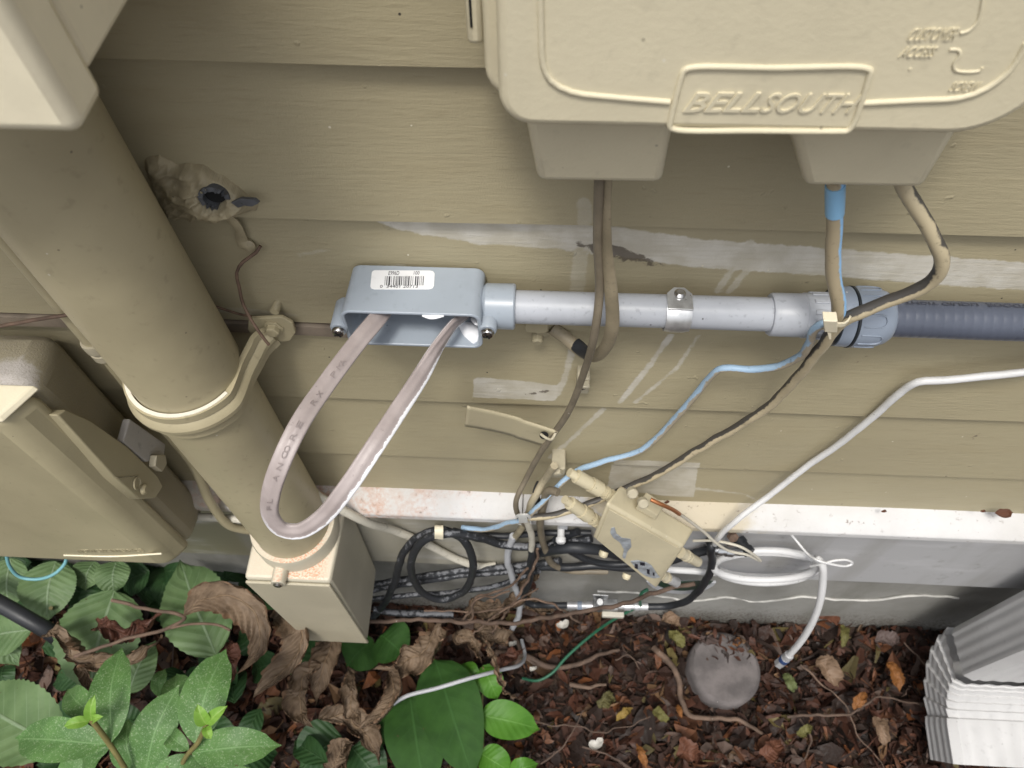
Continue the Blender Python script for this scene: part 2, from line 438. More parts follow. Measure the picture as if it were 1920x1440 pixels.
def mat_leaf(name, base, tipc, vein, speckle=0, rough=0.42, veins=8, trans=0.15, relief=0.45, edge=None):
    b = NB(name)
    u, v = b.attr('lu'), b.attr('lv')
    av = b.m('ABSOLUTE', v)
    n1 = b.noise(40, 4); n2 = b.noise(560, 4, 0.75)
    c = b.mix(b.rng(n1, 0.3, 0.7), base, tipc)
    ph = b.m('FRACT', b.m('MULTIPLY', b.m('SUBTRACT', u, b.m('MULTIPLY', av, 0.22)), veins))
    sv = b.rng(b.m('ABSOLUTE', b.m('SUBTRACT', ph, 0.5)), 0.06, 0.0)
    sv = b.m('MULTIPLY', sv, b.rng(av, 0.97, 0.6))
    mr = b.rng(av, 0.055, 0.02)
    if speckle: c = b.mix(b.m('MULTIPLY', b.rng(n2, 0.53, 0.66), speckle), c, (0.33, 0.42, 0.26))
    sp1 = b.noise(120, 3, 0.6); sp2 = b.noise(18, 2)
    c = b.mix(b.m('MULTIPLY', b.rng(sp1, 0.68, 0.73), b.rng(sp2, 0.45, 0.6)), c, (0.075, 0.045, 0.022))
    c = b.mix(b.m('MULTIPLY', b.rng(sp2, 0.5, 0.8), 0.35), c, dark(base, 0.6))
    c = b.mix(b.m('MULTIPLY', sv, 0.3), c, vein)
    c = b.mix(b.m('MULTIPLY', mr, 0.75), c, vein)
    hgt = b.m('ADD', b.m('MULTIPLY', b.rng(b.m('ABSOLUTE', b.m('SUBTRACT', ph, 0.5)), 0.5, 0.0), -0.6), b.m('ADD', b.m('MULTIPLY', mr, -0.8), b.m('MULTIPLY', n2, 0.15)))
    b.bump(hgt, relief, 0.0022)
    if edge: c = b.mix(b.m('MULTIPLY', b.rng(av, 0.80, 0.96), 0.8), c, edge)
    m = b.end(c, rough, 0, 0.3)
    b.b.inputs['Subsurface Weight'].default_value = 0
    if trans:
        tr = b.n('ShaderNodeBsdfTranslucent'); b.put(tr.inputs['Color'], c)
        mx = b.n('ShaderNodeMixShader'); mx.inputs[0].default_value = trans
        o = [q for q in b.nt.nodes if q.type == 'OUTPUT_MATERIAL'][0]
        b.nt.links.new(b.b.outputs[0], mx.inputs[1]); b.nt.links.new(tr.outputs[0], mx.inputs[2]); b.nt.links.new(mx.outputs[0], o.inputs['Surface'])
    return m
M_leafA = mat_leaf('speckled_leaf', (0.072, 0.160, 0.045), (0.105, 0.215, 0.062), (0.17, 0.30, 0.12), speckle=0.75, rough=0.5, veins=5, relief=0.15)
M_leafY = mat_leaf('young_leaf', (0.15, 0.30, 0.04), (0.20, 0.36, 0.06), (0.30, 0.42, 0.12), veins=4, relief=0.15)
M_leafB = mat_leaf('broad_leaf', (0.098, 0.165, 0.066), (0.142, 0.22, 0.095), (0.24, 0.32, 0.20), rough=0.5, veins=9)
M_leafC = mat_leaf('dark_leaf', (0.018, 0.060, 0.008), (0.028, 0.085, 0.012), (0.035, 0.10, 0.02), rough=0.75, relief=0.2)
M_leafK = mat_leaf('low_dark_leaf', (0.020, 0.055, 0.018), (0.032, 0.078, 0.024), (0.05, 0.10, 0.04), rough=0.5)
M_leafL = mat_leaf('bright_leaf', (0.055, 0.165, 0.014), (0.08, 0.21, 0.024), (0.12, 0.27, 0.05), rough=0.5, relief=0.2)
M_dry = mat_leaf('dry_leaf', (0.085, 0.057, 0.036), (0.21, 0.15, 0.10), (0.22, 0.15, 0.09), rough=0.6, trans=0.06, relief=0.9, veins=11, edge=(0.21, 0.125, 0.075))
M_dryr = mat_leaf('dry_red_leaf', (0.075, 0.032, 0.022), (0.12, 0.05, 0.032), (0.12, 0.06, 0.04), rough=0.5, trans=0.03, relief=0.9, veins=10)
M_stem = paint('green_brown_stem', (0.16, 0.14, 0.05), 0.6, var=0.3, scale=60)
def two_tone(name, c1, c2, ndir, thr=0.0, amp=2.2, scale=60, rough=0.5):
    # old overspray: the paint sits on the side that once faced the sprayer, worn through in patches
    b = NB(name)
    d = b.n('ShaderNodeVectorMath', operation='DOT_PRODUCT'); b.put(d.inputs[0], b.nor); d.inputs[1].default_value = Vector(ndir).normalized()
    n1 = b.noise(scale, 5, 0.7); n2 = b.noise(300, 3); n3 = b.noise(9, 2)
    f = b.m('ADD', d.outputs['Value'], b.m('MULTIPLY_ADD', b.m('SUBTRACT', n1, 0.5), amp, b.m('MULTIPLY', b.m('SUBTRACT', n3, 0.5), 1.2)))
    c = b.mix(b.rng(f, thr - 0.12, thr + 0.12), c1, c2)
    c = b.mix(b.m('MULTIPLY', b.rng(n2, 0.58, 0.72), 0.35), c, (0.06, 0.05, 0.04))
    b.bump(n1, 0.2, 0.0006)
    return b.end(c, rough)
M_blue = two_tone('blue_cable', (0.31, 0.44, 0.58), (0.36, 0.31, 0.23), (0.35, -0.25, -0.9), 0.02)
M_bluetop = two_tone('blue_cable_painted', (0.27, 0.50, 0.78), (0.36, 0.30, 0.20), (-0.9, 0, 0.2), -0.55, amp=0.8)
M_tanblk = two_tone('tan_black_cable', (0.06, 0.055, 0.05), (0.44, 0.375, 0.25), (0.35, -0.65, -0.65), 0.0, amp=1.9)
M_blkwhite = two_tone('scuffed_black_cable', (0.022, 0.024, 0.028), (0.17, 0.175, 0.19), (0, -0.2, 1), 0.85, amp=3.0, scale=150)

# ================================================================== THE SETTING
# ---- ground: one sheet, fine near the house
gx = np.unique(np.concatenate([-np.geomspace(1.3, 80, 18), np.linspace(-1.3, 1.3, 150), np.geomspace(1.3, 80, 18)]))
gy = np.unique(np.concatenate([-np.geomspace(0.9, 80, 18), np.linspace(-0.9, 0.1, 60), np.array([1, 8, 80.])]))
X, Y = np.meshgrid(gx, gy, indexing='ij')
def ground_h(x, y):
    if abs(x) > 1.4 or y < -1.0 or y > 0.2: return -0.012
    return -0.012 + 0.012 * mnoise.noise(Vector((x * 7, y * 7, 1.3))) + 0.006 * mnoise.noise(Vector((x * 25, y * 25, 4)))
Z = np.array([[ground_h(a, b) for b in gy] for a in gx])
nxg, nyg = len(gx), len(gy)
gv = np.stack([X.ravel(), Y.ravel(), Z.ravel()], 1)
gf = [[i * nyg + j, (i + 1) * nyg + j, (i + 1) * nyg + j + 1, i * nyg + j + 1] for i in range(nxg - 1) for j in range(nyg - 1)]
ground = mesh_obj('ground', gv, gf, M_soil, smooth=180, origin=(0, 0, 0))
tag(ground, 'dark brown soil at the foot of the house wall', kind='structure')

# ---- the house wall
wall = thing('house_wall', 'khaki painted clapboard house wall with white ledge and grey foundation', 'wall', (0, 0, 0))
def pl(*pts): return np.array([[P(a, b, 0).x, P(a, b, 0).z] for a, b in pts])
# old paint edges, primer and scrapes left where things were taken off the wall: (points, half width mm, strength)
PALE = [
    (pl((670, 408), (760, 424), (900, 438), (1090, 449), (1300, 479), (1580, 497), (1750, 510), (1925, 521), (2900, 575)), [1, 7, 11, 12, 11.5, 11.5, 11.5, 11.5, 11.5], 1.0),
    (pl((1266, 625), (1215, 690), (1162, 748)), [2.2, 2.6, 2.4], 0.9), (pl((1315, 630), (1270, 690), (1190, 748)), [1.3, 1.5, 1.6], 0.75),
    (pl((1132, 772), (1085, 810), (1032, 852)), [2.2, 2.4, 2.4], 0.7), (pl((1073, 655), (1062, 700), (1045, 735)), [2.5, 3, 2.0], 0.75),
    (pl((1090, 470), (1083, 540)), [4.5, 5], 0.35), (pl((1408, 462), (1345, 543)), [3, 2.2], 0.6), (pl((1402, 505), (1368, 545)), [2.2, 2], 0.5),
    (pl((1305, 880), (1352, 883)), [2, 1], 0.6), (pl((1298, 914), (1395, 924), (1440, 945)), [2.4, 1.6, 0.8], 0.6),
    (pl((1095, 375), (1098, 405)), [4, 5], 0.4), (pl((680, 500), (760, 498)), [1.2, 1], 0.6), (pl((985, 905), (1010, 840)), [1.5, 1], 0.4),
    (pl((560, 480), (620, 470)), [1, 0.6], 0.3), (pl((300, 565), (560, 585)), [5, 2], 0.25)]
DIRT = [(pl((1085, 462), (1150, 475), (1245, 500)), [2.5, 6.5, 2.0], 1), (pl((1420, 432), (1455, 438)), [1, 1.4], 1), (pl((1590, 690), (1625, 672)), [0.6, 0.6], 1),
        (pl((1400, 845), (1415, 810)), [0.4, 0.4], 1), (pl((1495, 535), (1525, 528)), [1.2, 0.6], 1), (pl((985, 735), (1040, 725)), [1.6, 2], 1),
        (pl((1820, 825), (1840, 815)), [0.8, 1], 1), (pl((700, 592), (900, 606)), [1.2, 1.2], 0.4)]
PATCH = [(pl((889, 704), (1000, 712), (1048, 720), (1042, 745), (887, 738)), 0.95), (pl((1152, 855), (1312, 861), (1301, 929), (1250, 926), (1138, 914)), 0.8)]
def poly_sdf(x, z, poly):
    ins = np.zeros(x.shape, bool); dist = np.full(x.shape, 9.0); n = len(poly)
    for i in range(n):
        a, b2 = poly[i], poly[(i + 1) % n]; d = b2 - a
        t = np.clip(((x - a[0]) * d[0] + (z - a[1]) * d[1]) / (d @ d), 0, 1)
        dist = np.minimum(dist, np.hypot(x - a[0] - t * d[0], z - a[1] - t * d[1]))
        c = ((a[1] > z) != (b2[1] > z)) & (x < (b2[0] - a[0]) * (z - a[1]) / (b2[1] - a[1] + 1e-12) + a[0]); ins ^= c
    return np.where(ins, dist, -dist)
def stroke_field(x, z, strokes, patches=()):
    best = np.full(x.shape, -3.0); kk = np.zeros(x.shape)
    for pts, hw, k in strokes:
        val = np.full(x.shape, -9.0)
        for i in range(len(pts) - 1):
            a, b2 = pts[i], pts[i + 1]; d = b2 - a; L = d @ d
            t = np.clip(((x - a[0]) * d[0] + (z - a[1]) * d[1]) / L, 0, 1)
            dist = np.hypot(x - a[0] - t * d[0], z - a[1] - t * d[1])
            w = (hw[i] * (1 - t) + hw[i + 1] * t) / 1000
            val = np.maximum(val, (w - dist) / 0.0014)
        up = val > best
        best = np.where(up, np.minimum(val, 3), best); kk = np.where(up, k, kk)
    for poly, k in patches:
        val = poly_sdf(x, z, poly) / 0.0010; up = val > best
        best = np.where(up, np.minimum(val, 3), best); kk = np.where(up, k, kk)
    return best, kk
bx_f = np.linspace(-0.52, 0.52, 420)
bx = np.concatenate([[-3.0, -2.2, -1.6, -1.1, -0.8, -0.6], bx_f, [0.6, 0.8, 1.1, 1.6, 2.2, 3.0]])
bx_c = np.linspace(-3, 3, 40)
for i in range(19):
    zb = 0.958 - 0.1017 * 5 + 0.1017 * i
    fine = i < 7
    xs = bx if fine else bx_c
    prof = [(0.004, 0.0), (-0.0036, 0.0), (-0.0040, 0.0004)] + [(-0.0040 + 0.0090 * t, 0.0007 + 0.116 * t) for t in (np.linspace(0.015, 1, 44) if fine else np.linspace(0.1, 1, 4))]
    if i == 0: prof = [(y, z if k > 1 else 0.018) for k, (y, z) in enumerate(prof)]; prof = [p for p in prof if p[1] >= 0.018]; prof[0] = (0.004, 0.0181)
    n, m = len(xs), len(prof)
    yy = np.array([p[0] for p in prof]); zz = np.array([p[1] for p in prof])
    Xb = np.repeat(xs, m); 
    wav = np.array([0.0009 * mnoise.noise(Vector((x * 6, i * 3.7, 0))) for x in xs])
    Yb = np.tile(yy, n) + np.repeat(np.array([0.0011 * mnoise.noise(Vector((x * 4, i * 5.1, 9))) for x in xs]), m)
    Zb = zb + np.tile(zz, n) + np.repeat(wav, m)
    at = {}
    if fine:
        pv, pk = stroke_field(Xb, Zb, PALE, PATCH); dv, _ = stroke_field(Xb, Zb, DIRT)
        at = {'pale': pv, 'palek': pk, 'dirt': dv}
    else: at = {'pale': np.full(n * m, -3.0), 'palek': np.zeros(n * m), 'dirt': np.full(n * m, -3.0)}
    f = [[a * m + b2, (a + 1) * m + b2, (a + 1) * m + b2 + 1, a * m + b2 + 1] for a in range(n - 1) for b2 in range(m - 1)]
    mesh_obj('siding_board', np.stack([Xb, Yb, Zb], 1), f, M_siding, wall, smooth=40, attrs=at)
def bar(name, x0, x1, prof, mat, parent, bevel=0.0015, wave=0.0, n=2):
    # profile in (y, z) run along the wall
    vs, fs = [], []
    m = len(prof)
    for i in range(n):
        x = x0 + (x1 - x0) * i / (n - 1); w = wave * mnoise.noise(Vector((x * 5, 0.3, 0)))
        vs += [(x, y, z + w) for y, z in prof]
    for i in range(n - 1):
        for j in range(m): fs.append([i * m + j, (i + 1) * m + j, (i + 1) * m + (j + 1) % m, i * m + (j + 1) % m])
    fs += [list(range(m)), [(n - 1) * m + j for j in range(m)][::-1]]
    return mesh_obj(name, vs, fs, mat, parent, bevel=bevel)
cap = [(0.03, 0.4775), (-0.003, 0.4745), (-0.0245, 0.4635), (-0.0262, 0.4615), (-0.0262, 0.4535), (-0.0235, 0.4525), (0.03, 0.4525)]
bar('drip_cap', -3, -0.0125, cap, M_drip, wall, 0.0008)
bar('drip_cap', -0.0118, 3, [(y, z - 0.0012) for y, z in cap], M_drip, wall, 0.0008)
bar('skirt_board', -3, 3, [(-0.006, 0.4522), (-0.007, 0.262), (0.012, 0.262), (0.013, 0.4522)], M_skirt, wall, 0.001, 0.003, 60)
fnd = bar('foundation', -3, 3, [(0.016, 0.30), (0.012, -0.12), (0.12, -0.12), (0.12, 0.30)], M_found, wall, 0.001, 0.0, 2)
sweep('crack_filler', [P(a, b, 0.0128) for a, b in ((1120, 1107), (1200, 1112), (1300, 1127), (1355, 1120), (1420, 1130), (1500, 1118), (1560, 1123), (1630, 1125), (1700, 1116), (1760, 1118), (1800, 1122))],
      [(0.0018, 0), (0, 0.0016), (-0.0018, 0), (0, -0.0016)], M_crack, fnd, wob=0.0015)

# ---- leaf litter over the soil
def litter(n, x0, x1, y0, y1, seed, z0=0.0, size=(0.005, 0.020)):
    r = np.random.default_rng(seed); vs, fs, cs = [], [], []
    pal = [((0.040, 0.019, 0.013), 34), ((0.072, 0.030, 0.019), 28), ((0.115, 0.050, 0.026), 14), ((0.022, 0.013, 0.010), 24), ((0.15, 0.09, 0.05), 5),
           ((0.19, 0.07, 0.026), 3), ((0.11, 0.09, 0.035), 3), ((0.12, 0.085, 0.072), 9)]
    w = np.array([p[1] for p in pal], float); w /= w.sum()
    for k in range(n):
        x, y = r.uniform(x0, x1), r.uniform(y0, y1)
        kind = r.random()
        L = r.uniform(*size) * (1.9 if kind < 0.10 else (2.2 if kind > 0.9 else 1))
        wd = L * (r.uniform(0.30, 0.62) if kind < 0.58 else (r.uniform(0.06, 0.22) if kind < 0.9 else r.uniform(0.02, 0.05))); yaw_ = r.uniform(0, 6.283)
        tilt = r.normal(0, 0.42); rol_ = r.normal(0, 0.5); curl = r.normal(0, 0.7); fold = r.normal(0.35, 0.55)
        Mx = Matrix.Rotation(yaw_, 3, 'Z') @ Matrix.Rotation(tilt, 3, 'Y') @ Matrix.Rotation(rol_, 3, 'X')
        gh = ground_h(x, y)
        z = gh + z0 + r.uniform(0.002, 0.022)
        c = np.array(pal[r.choice(len(pal), p=w)][0]) * r.uniform(0.5, 1.25)
        cut = r.random() < 0.45                       # torn pieces end bluntly
        b0 = len(vs)
        for i, s_ in enumerate((0, 0.22, 0.48, 0.75, 1)):
            pw = (0.05, 0.75, 1.0, 0.66, 0.45 if cut else 0.03)[i]
            h1, h2 = wd * pw * r.uniform(0.62, 1.2), wd * pw * r.uniform(0.62, 1.2)
            for v, hw in ((-1, h1), (0, 0), (1, h2)):
                q = Vector(((s_ - 0.5) * L * 1.6 + r.normal(0, 0.05) * L * abs(v), v * hw, curl * L * ((s_ - 0.5) ** 2) * 2 + fold * hw + r.normal(0, 0.05) * L * abs(v)))
                q = Mx @ q
                vs.append((x + q.x, min(y + q.y, 0.0125), max(z + q.z, gh - 0.004))); cs.append((*(c * (1.12 if v else 0.92)), 1))
        for i in range(4):
            for j in range(2): fs.append([b0 + i * 3 + j, b0 + (i + 1) * 3 + j, b0 + (i + 1) * 3 + j + 1, b0 + i * 3 + j + 1])
    return np.array(vs), fs, np.array(cs)
lv, lf, lc = litter(27000, -1.25, 1.25, -0.62, 0.012, 3)
ll = mesh_obj('leaf_litter', lv, lf, M_litter, smooth=28, attrs={'tint': lc}, origin=(0, 0, 0))
tag(ll, 'brown and reddish dead leaf litter covering the soil', 'leaf litter', kind='stuff')

# ================================================================== WALL FITTINGS
# ---- big cream box, upper left, very near the lens
mb = thing('meter_box', 'large cream painted meter box in the upper left corner, above the thick conduit', 'meter box', (-0.29, -0.07, 1.026))
box('housing', -0.46, -0.139, -0.1205, -0.006, 1.033, 1.50, M_cream, mb, 0.003)
box('front_cover', -0.462, -0.1365, -0.142, -0.121, 1.0265, 1.50, M_cream, mb, 0.0045)

# ---- thick conduit, its strap and its base box
CX, CY, CR = -0.24, -0.045, 0.0365
cnd = thing('conduit_pipe', 'thick khaki painted vertical conduit pipe below the meter box', 'conduit', (CX, CY, 0.47))
lathe('pipe', (CX, CY, 0.468), (0, 0, 1), [(0, CR), (0.03, CR), (0.2, CR), (0.4, CR), (0.5655, CR)], M_khakipipe, cnd, 64)
st = thing('pipe_strap', 'khaki pipe strap with ribbed band and bolted flange around the thick conduit', 'pipe strap', (CX, CY, 0.735))
ZS = 0.742
spath = []
for a in range(150, 331, 10):
    t = math.radians(a); spath.append(V(CX + (CR + 0.0022) * math.cos(t), CY + (CR + 0.0022) * math.sin(t), ZS))
for q in ((-0.2035, -0.040, 0.001), (-0.200, -0.028, 0.003), (-0.196, -0.019, 0.006), (-0.1915, -0.0150, 0.008), (-0.1875, -0.0132, 0.009)): spath.append(V(q[0], q[1], ZS + q[2]))
hb = 0.0135
band = [(-0.0016, -hb), (0.0026, -hb), (0.0026, -0.0075), (0.0018, -0.0068), (0.0040, -0.0045), (0.0056, -0.0012), (0.0054, 0.0022), (0.0036, 0.0050), (0.0016, 0.0066), (0.0020, hb), (-0.0016, hb), (-0.0016, 0)]
sweep('band', spath, [(-v, u) for u, v in band], M_khakipipe, st, 0.003, sidevec=V(0, 0, 1), smooth=28, scale=[1.0] * 21 + [0.95, 0.85, 0.7])
rim_path = [p + V(0, 0, hb + 0.0002) for p in spath[:19]]
sweep('bare_edge', rim_path, [(-0.0005, -0.0013), (0.0005, -0.0013), (0.0005, 0.0013), (-0.0005, 0.0013)], paint('bare_edge_paint', (0.74, 0.70, 0.60), 0.5), st, 0.003, sidevec=V(0, 0, 1))
tabp = [V(x, -0.0095, z) for x, z in ((-0.185, ZS + 0.0135), (-0.158, ZS + 0.0145), (-0.151, ZS + 0.011), (-0.1475, ZS + 0.003), (-0.149, ZS - 0.008), (-0.156, ZS - 0.0135), (-0.178, ZS - 0.0135), (-0.186, ZS - 0.010))]
tabp = [P(a, b, -0.0095) for a, b in ((468, 592), (530, 589), (550, 600), (556, 618), (545, 634), (505, 636), (478, 632), (466, 612))]
fl = prism('flange', tabp, (0, -0.0028, 0), M_khakipipe, st, 0.0007)
bc = P(513, 614, -0.0123)
lathe('bolt', bc, (0, -1, 0), [(0, 0.0074), (0.0012, 0.0074), (0.0012, 0.0050), (0.0050, 0.0050), (0.0056, 0.0042)], M_khakipipe, st, 6, bevel=0.0003)
sc_ = thing('screw', 'khaki painted threaded screw sticking out of the siding above the strap flange', 'screw', P(522, 562, 0))
ths = []
for k in range(9): ths += [(k * 0.0013, 0.0024), (k * 0.0013 + 0.0006, 0.0031)]
lathe('threaded_shank', P(523, 562, 0.001), (-0.06, -1, 0.02), ths, M_khakipipe, sc_, 16, smooth=20)
lathe('caulk_ring', P(523, 560, 0.002), (0, -1, 0), [(0, 0.0062), (0.003, 0.0055), (0.0042, 0.0034)], M_khaki, sc_, 11)

jb = thing('junction_box', 'cream square junction box at the foot of the thick conduit', 'junction box', (-0.24, -0.053, 0.225))
def mat_dusty():
    b = NB('dusty_beige_toplit_plastic')
    n1 = b.noise(14, 4); n2 = b.noise(520, 3, 0.7); n3 = b.noise(60, 4)
    z = b.sep(b.nor)[2]; x, y, zz = b.sep(b.pos)
    c = b.mix(b.rng(n1, 0.3, 0.7), (0.40, 0.37, 0.285), (0.46, 0.425, 0.335))
    up = b.rng(z, 0.7, 0.95)
    c = b.mix(b.m('MULTIPLY', up, 0.6), c, (0.74, 0.67, 0.54))  # upward faces turned creamier: light from above put into the colour
    near = b.m('MULTIPLY', b.rng(x, -0.262, -0.235), b.rng(x, -0.200, -0.212))
    c = b.mix(b.m('MULTIPLY', b.m('MULTIPLY', up, b.rng(n2, 0.46, 0.56)), b.m('MULTIPLY_ADD', near, 0.75, 0.08)), c, (0.62, 0.27, 0.15))
    b.bump(n3, 0.15, 0.0008)
    return b.end(c, 0.5)
M_dusty = mat_dusty()
jx0, jx1, jz0, jz1 = -0.284, -0.1975, 0.225, 0.456
hexa('housing', [(jx0 + 0.004, -0.0955, jz0), (jx1 - 0.004, -0.0955, jz0), (jx1, -0.014, jz0 + 0.03), (jx0, -0.014, jz0 + 0.03),
                 (jx0, -0.0955, jz1), (jx1, -0.0955, jz1), (jx1 + 0.002, -0.008, jz1), (jx0 - 0.002, -0.008, jz1)], M_dusty, jb, 0.004)
hexa('front_cover', [(jx0 + 0.006, -0.099, jz0 - 0.002), (jx1 - 0.003, -0.099, jz0 - 0.002), (jx1 - 0.003, -0.0957, jz0 - 0.002), (jx0 + 0.006, -0.0957, jz0 - 0.002),
                     (jx0 + 0.001, -0.099, jz1 - 0.004), (jx1 - 0.001, -0.099, jz1 - 0.004), (jx1 - 0.001, -0.0957, jz1 - 0.004), (jx0 + 0.001, -0.0957, jz1 - 0.004)], M_beige, jb, 0.0014)
lathe('collar', (CX, CY, 0.4565), (0, 0, 1), [(0, 0.0425), (0.020, 0.0425), (0.0225, 0.0415), (0.0225, 0.0368), (0.016, 0.0368)], M_dusty, jb, 56)
bo = lathe('screw_boss', (-0.2475, -0.080, 0.459), (0, -1, 0), [(0, 0.0068), (0.004, 0.0072), (0.021, 0.0072)], M_dusty, jb, 20, bevel=0.0006)
lathe('screw', (-0.2475, -0.1013, 0.459), (0, -1, 0), [(0, 0.0046), (0.0012, 0.0046), (0.0024, 0.003)], M_chrome, bo, 16)

# ---- thin conduit left of the thick one
x_t = P(190, 655, -0.016).x
tc = thing('thin_conduit', 'thin khaki painted conduit running down beside the thick pipe', 'conduit', (x_t, -0.016, 0.47))
lathe('upper_tube', (x_t - 0.001, -0.016, 0.742), (0, 0, 1), [(0, 0.0068), (0.15, 0.0068), (0.152, 0.0085), (0.20, 0.0085), (0.40, 0.0085)], M_khakipipe, tc, 20)
tube('lower_cable', [V(x_t, -0.016, 0.745), V(x_t - 0.002, -0.017, 0.65), V(x_t + 0.001, -0.02, 0.55), V(x_t - 0.001, -0.032, 0.49), V(x_t + 0.003, -0.036, 0.44), V(x_t + 0.02, -0.03, 0.41)], 0.0046, M_khakipipe, tc)
lathe('bushing', (x_t - 0.0005, -0.016, 0.722), (0, 0, 1), [(0, 0.0055), (0.002, 0.0082), (0.008, 0.0082), (0.0082, 0.0072), (0.012, 0.0072), (0.0122, 0.0088), (0.019, 0.0092), (0.021, 0.0088), (0.021, 0.0072)], M_beige, tc, 24)

# ---- cable box, lower left
cb = thing('cable_box', 'olive painted cable box at the left edge below the meter box', 'utility box', (-0.47, -0.05, 0.46))
def mat_cbbase():
    b = NB('half_primed_paint')
    n1 = b.noise(20, 5, 0.6); n2 = b.noise(700, 3, 0.7); x, y, z = b.sep(b.pos); nz = b.sep(b.nor)[2]
    f = b.rng(b.m('MULTIPLY_ADD', b.m('SUBTRACT', n1, 0.5), 0.09, z), 0.742, 0.752)
    c = b.mix(f, (0.33, 0.295, 0.21), (0.50, 0.47, 0.45))
    c = b.mix(b.m('MULTIPLY', b.rng(n2, 0.5, 0.62), 0.5), c, (0.33, 0.30, 0.25))
    b.bump(n2, 0.6, 0.001)
    return b.end(c, 0.7)
M_cbbase = mat_cbbase()
hexa('back_housing', [(-0.66, -0.069, 0.468), (-0.336, -0.069, 0.468), (-0.358, -0.004, 0.415), (-0.66, -0.004, 0.415),
                      (-0.66, -0.069, 0.762), (-0.336, -0.069, 0.762), (-0.356, -0.004, 0.736), (-0.66, -0.004, 0.736)], M_cbbase, cb, 0.014)
cpoly = [V(-0.66, -0.0695, 0), V(-0.66, -0.0955, 0), V(-0.342, -0.0955, 0), V(-0.329, -0.0705, 0)]
cz0, cz1 = 0.474, 0.765
cover = hexa('front_cover', [V(-0.66, -0.0965, cz0 + 0.012), V(-0.345, -0.0965, cz0 + 0.010), V(-0.331, -0.070, cz0), V(-0.66, -0.070, cz0),
                     V(-0.66, -0.0965, cz1), V(-0.340, -0.0965, cz1), V(-0.328, -0.070, cz1 - 0.006), V(-0.66, -0.070, cz1 - 0.006)], M_dkbox, cb, 0.010)
hexa('sky_lit_top', [V(-0.66, -0.0975, cz1 - 0.0015), V(-0.3395, -0.0975, cz1 - 0.0015), V(-0.3275, -0.0695, cz1 - 0.0045), V(-0.66, -0.0695, cz1 - 0.0045),
                 V(-0.66, -0.0955, cz1 + 0.003), V(-0.342, -0.0955, cz1 + 0.003), V(-0.330, -0.0695, cz1), V(-0.66, -0.0695, cz1)], M_cream, cb, 0.0014)  # added cream skin: sky light on the cover's top put into its colour
lpoly = [PX(a, b, -0.3255) for a, b in ((108, 778), (124, 768), (170, 788), (240, 838), (296, 892), (306, 912), (292, 934), (262, 936), (215, 895))]
la = prism('latch_arm', lpoly, (-0.012, 0, 0), M_dkbox, cb, 0.0012)
lathe('knob', PX(268, 917, -0.3252), (1, 0, 0), [(0, 0.0048), (0.002, 0.0046), (0.0032, 0.003)], M_khakipipe, la, 18)
lathe('knob', PX(256, 906, -0.3252), (1, 0, 0), [(0, 0.0056), (0.0014, 0.0056), (0.0014, 0.0042), (0.0004, 0.004)], M_dkbox, la, 18)
text('lettering', 'OPEN', PX(222, 896, -0.325), PX(260, 893, -0.325), (0, -0.35, 1), 0.0045, 0.0008, M_beige, la, normal=(1, 0, 0))
bp = [PX(a, b, -0.3325) for a, b in ((230, 785), (298, 832), (296, 852), (262, 866), (217, 828))]
hs_ = prism('hasp_bracket', bp, (0.006, 0, 0), M_primer, cb, 0.001)
prism('tamper_seal', [PX(a, b, -0.326) for a, b in ((281, 853), (298, 852), (301, 870), (292, 884), (278, 874))], (0.006, 0, 0), M_beige, hs_, 0.0008)
lp0, lp1 = P(120, 1041, -0.0968), P(303, 1038, -0.0968)
tube('raised_line', [lp0, P(210, 1043, -0.0968), lp1], 0.0009, M_cream, cover, 8)
text('lettering', 'NETWORK INTERFACE', P(150, 1036, -0.0966), P(270, 1034, -0.0966), (0, 0, 1), 0.007, 0.0008, M_dkbox, cover, normal=(0, -1, 0))

# ---- telephone interface box, upper right
tb = thing('telephone_box', 'cream telephone box with raised BELLSOUTH badge at the upper right', 'telephone box', (0.075, -0.04, 0.93))
YB = -0.085
def rprism(name, loop_y0, y0, y1, mat, parent, bevel, taper=0.0):
    cx = sum(p.x for p in loop_y0) / len(loop_y0); cz = sum(p.z for p in loop_y0) / len(loop_y0)
    a = [V(p.x, y0, p.z) for p in loop_y0]
    b = [V(cx + (p.x - cx) * (1 - taper), y1, cz + (p.z - cz) * (1 - taper)) for p in loop_y0]
    n = len(a)
    fs = [list(range(n)), list(range(n, 2 * n))[::-1]] + [[i, n + i, n + (i + 1) % n, (i + 1) % n] for i in range(n)]
    return mesh_obj(name, a + b, fs, mat, parent, bevel=bevel)
rprism('back_housing', rrect(-0.0262, 0.192, 0.9725, 1.30, 0.014, 0), -0.048, -0.004, M_cream2, tb, 0.003)
cvp = rrect(-0.0180, 0.1715, 0.9885, 1.30, (0.013, 0.026, 0.02, 0.02), 0, 8)
for p in cvp:
    if p.z < 1.05: p.z -= 0.0018 * max(0, 1 - ((p.x - 0.078) / 0.07) ** 2)
cov = rprism('front_cover', cvp, YB, -0.0485, M_cream2, tb, 0.0036, -0.012)
rl = [P(a, b, YB) for a, b in ((1012, -120), (1015, 60), (1018, 118), (1032, 150), (1072, 172), (1150, 182), (1256, 191))]
tube('raised_rib', rl, 0.0012, M_cream2, cov, 10)
rl2 = [P(a, b, YB) for a, b in ((1618, 193), (1720, 188), (1800, 183), (1850, 165), (1895, 130), (1925, 80))]
tube('raised_rib', rl2, 0.0012, M_cream2, cov, 10)
bd = [P(a, b, YB) for a, b in ((1285, 130), (1300, 126), (1450, 127), (1622, 127), (1632, 133), (1630, 142), (1598, 235), (1588, 245), (1570, 246), (1420, 245), (1268, 243), (1256, 238), (1257, 228), (1280, 138))]
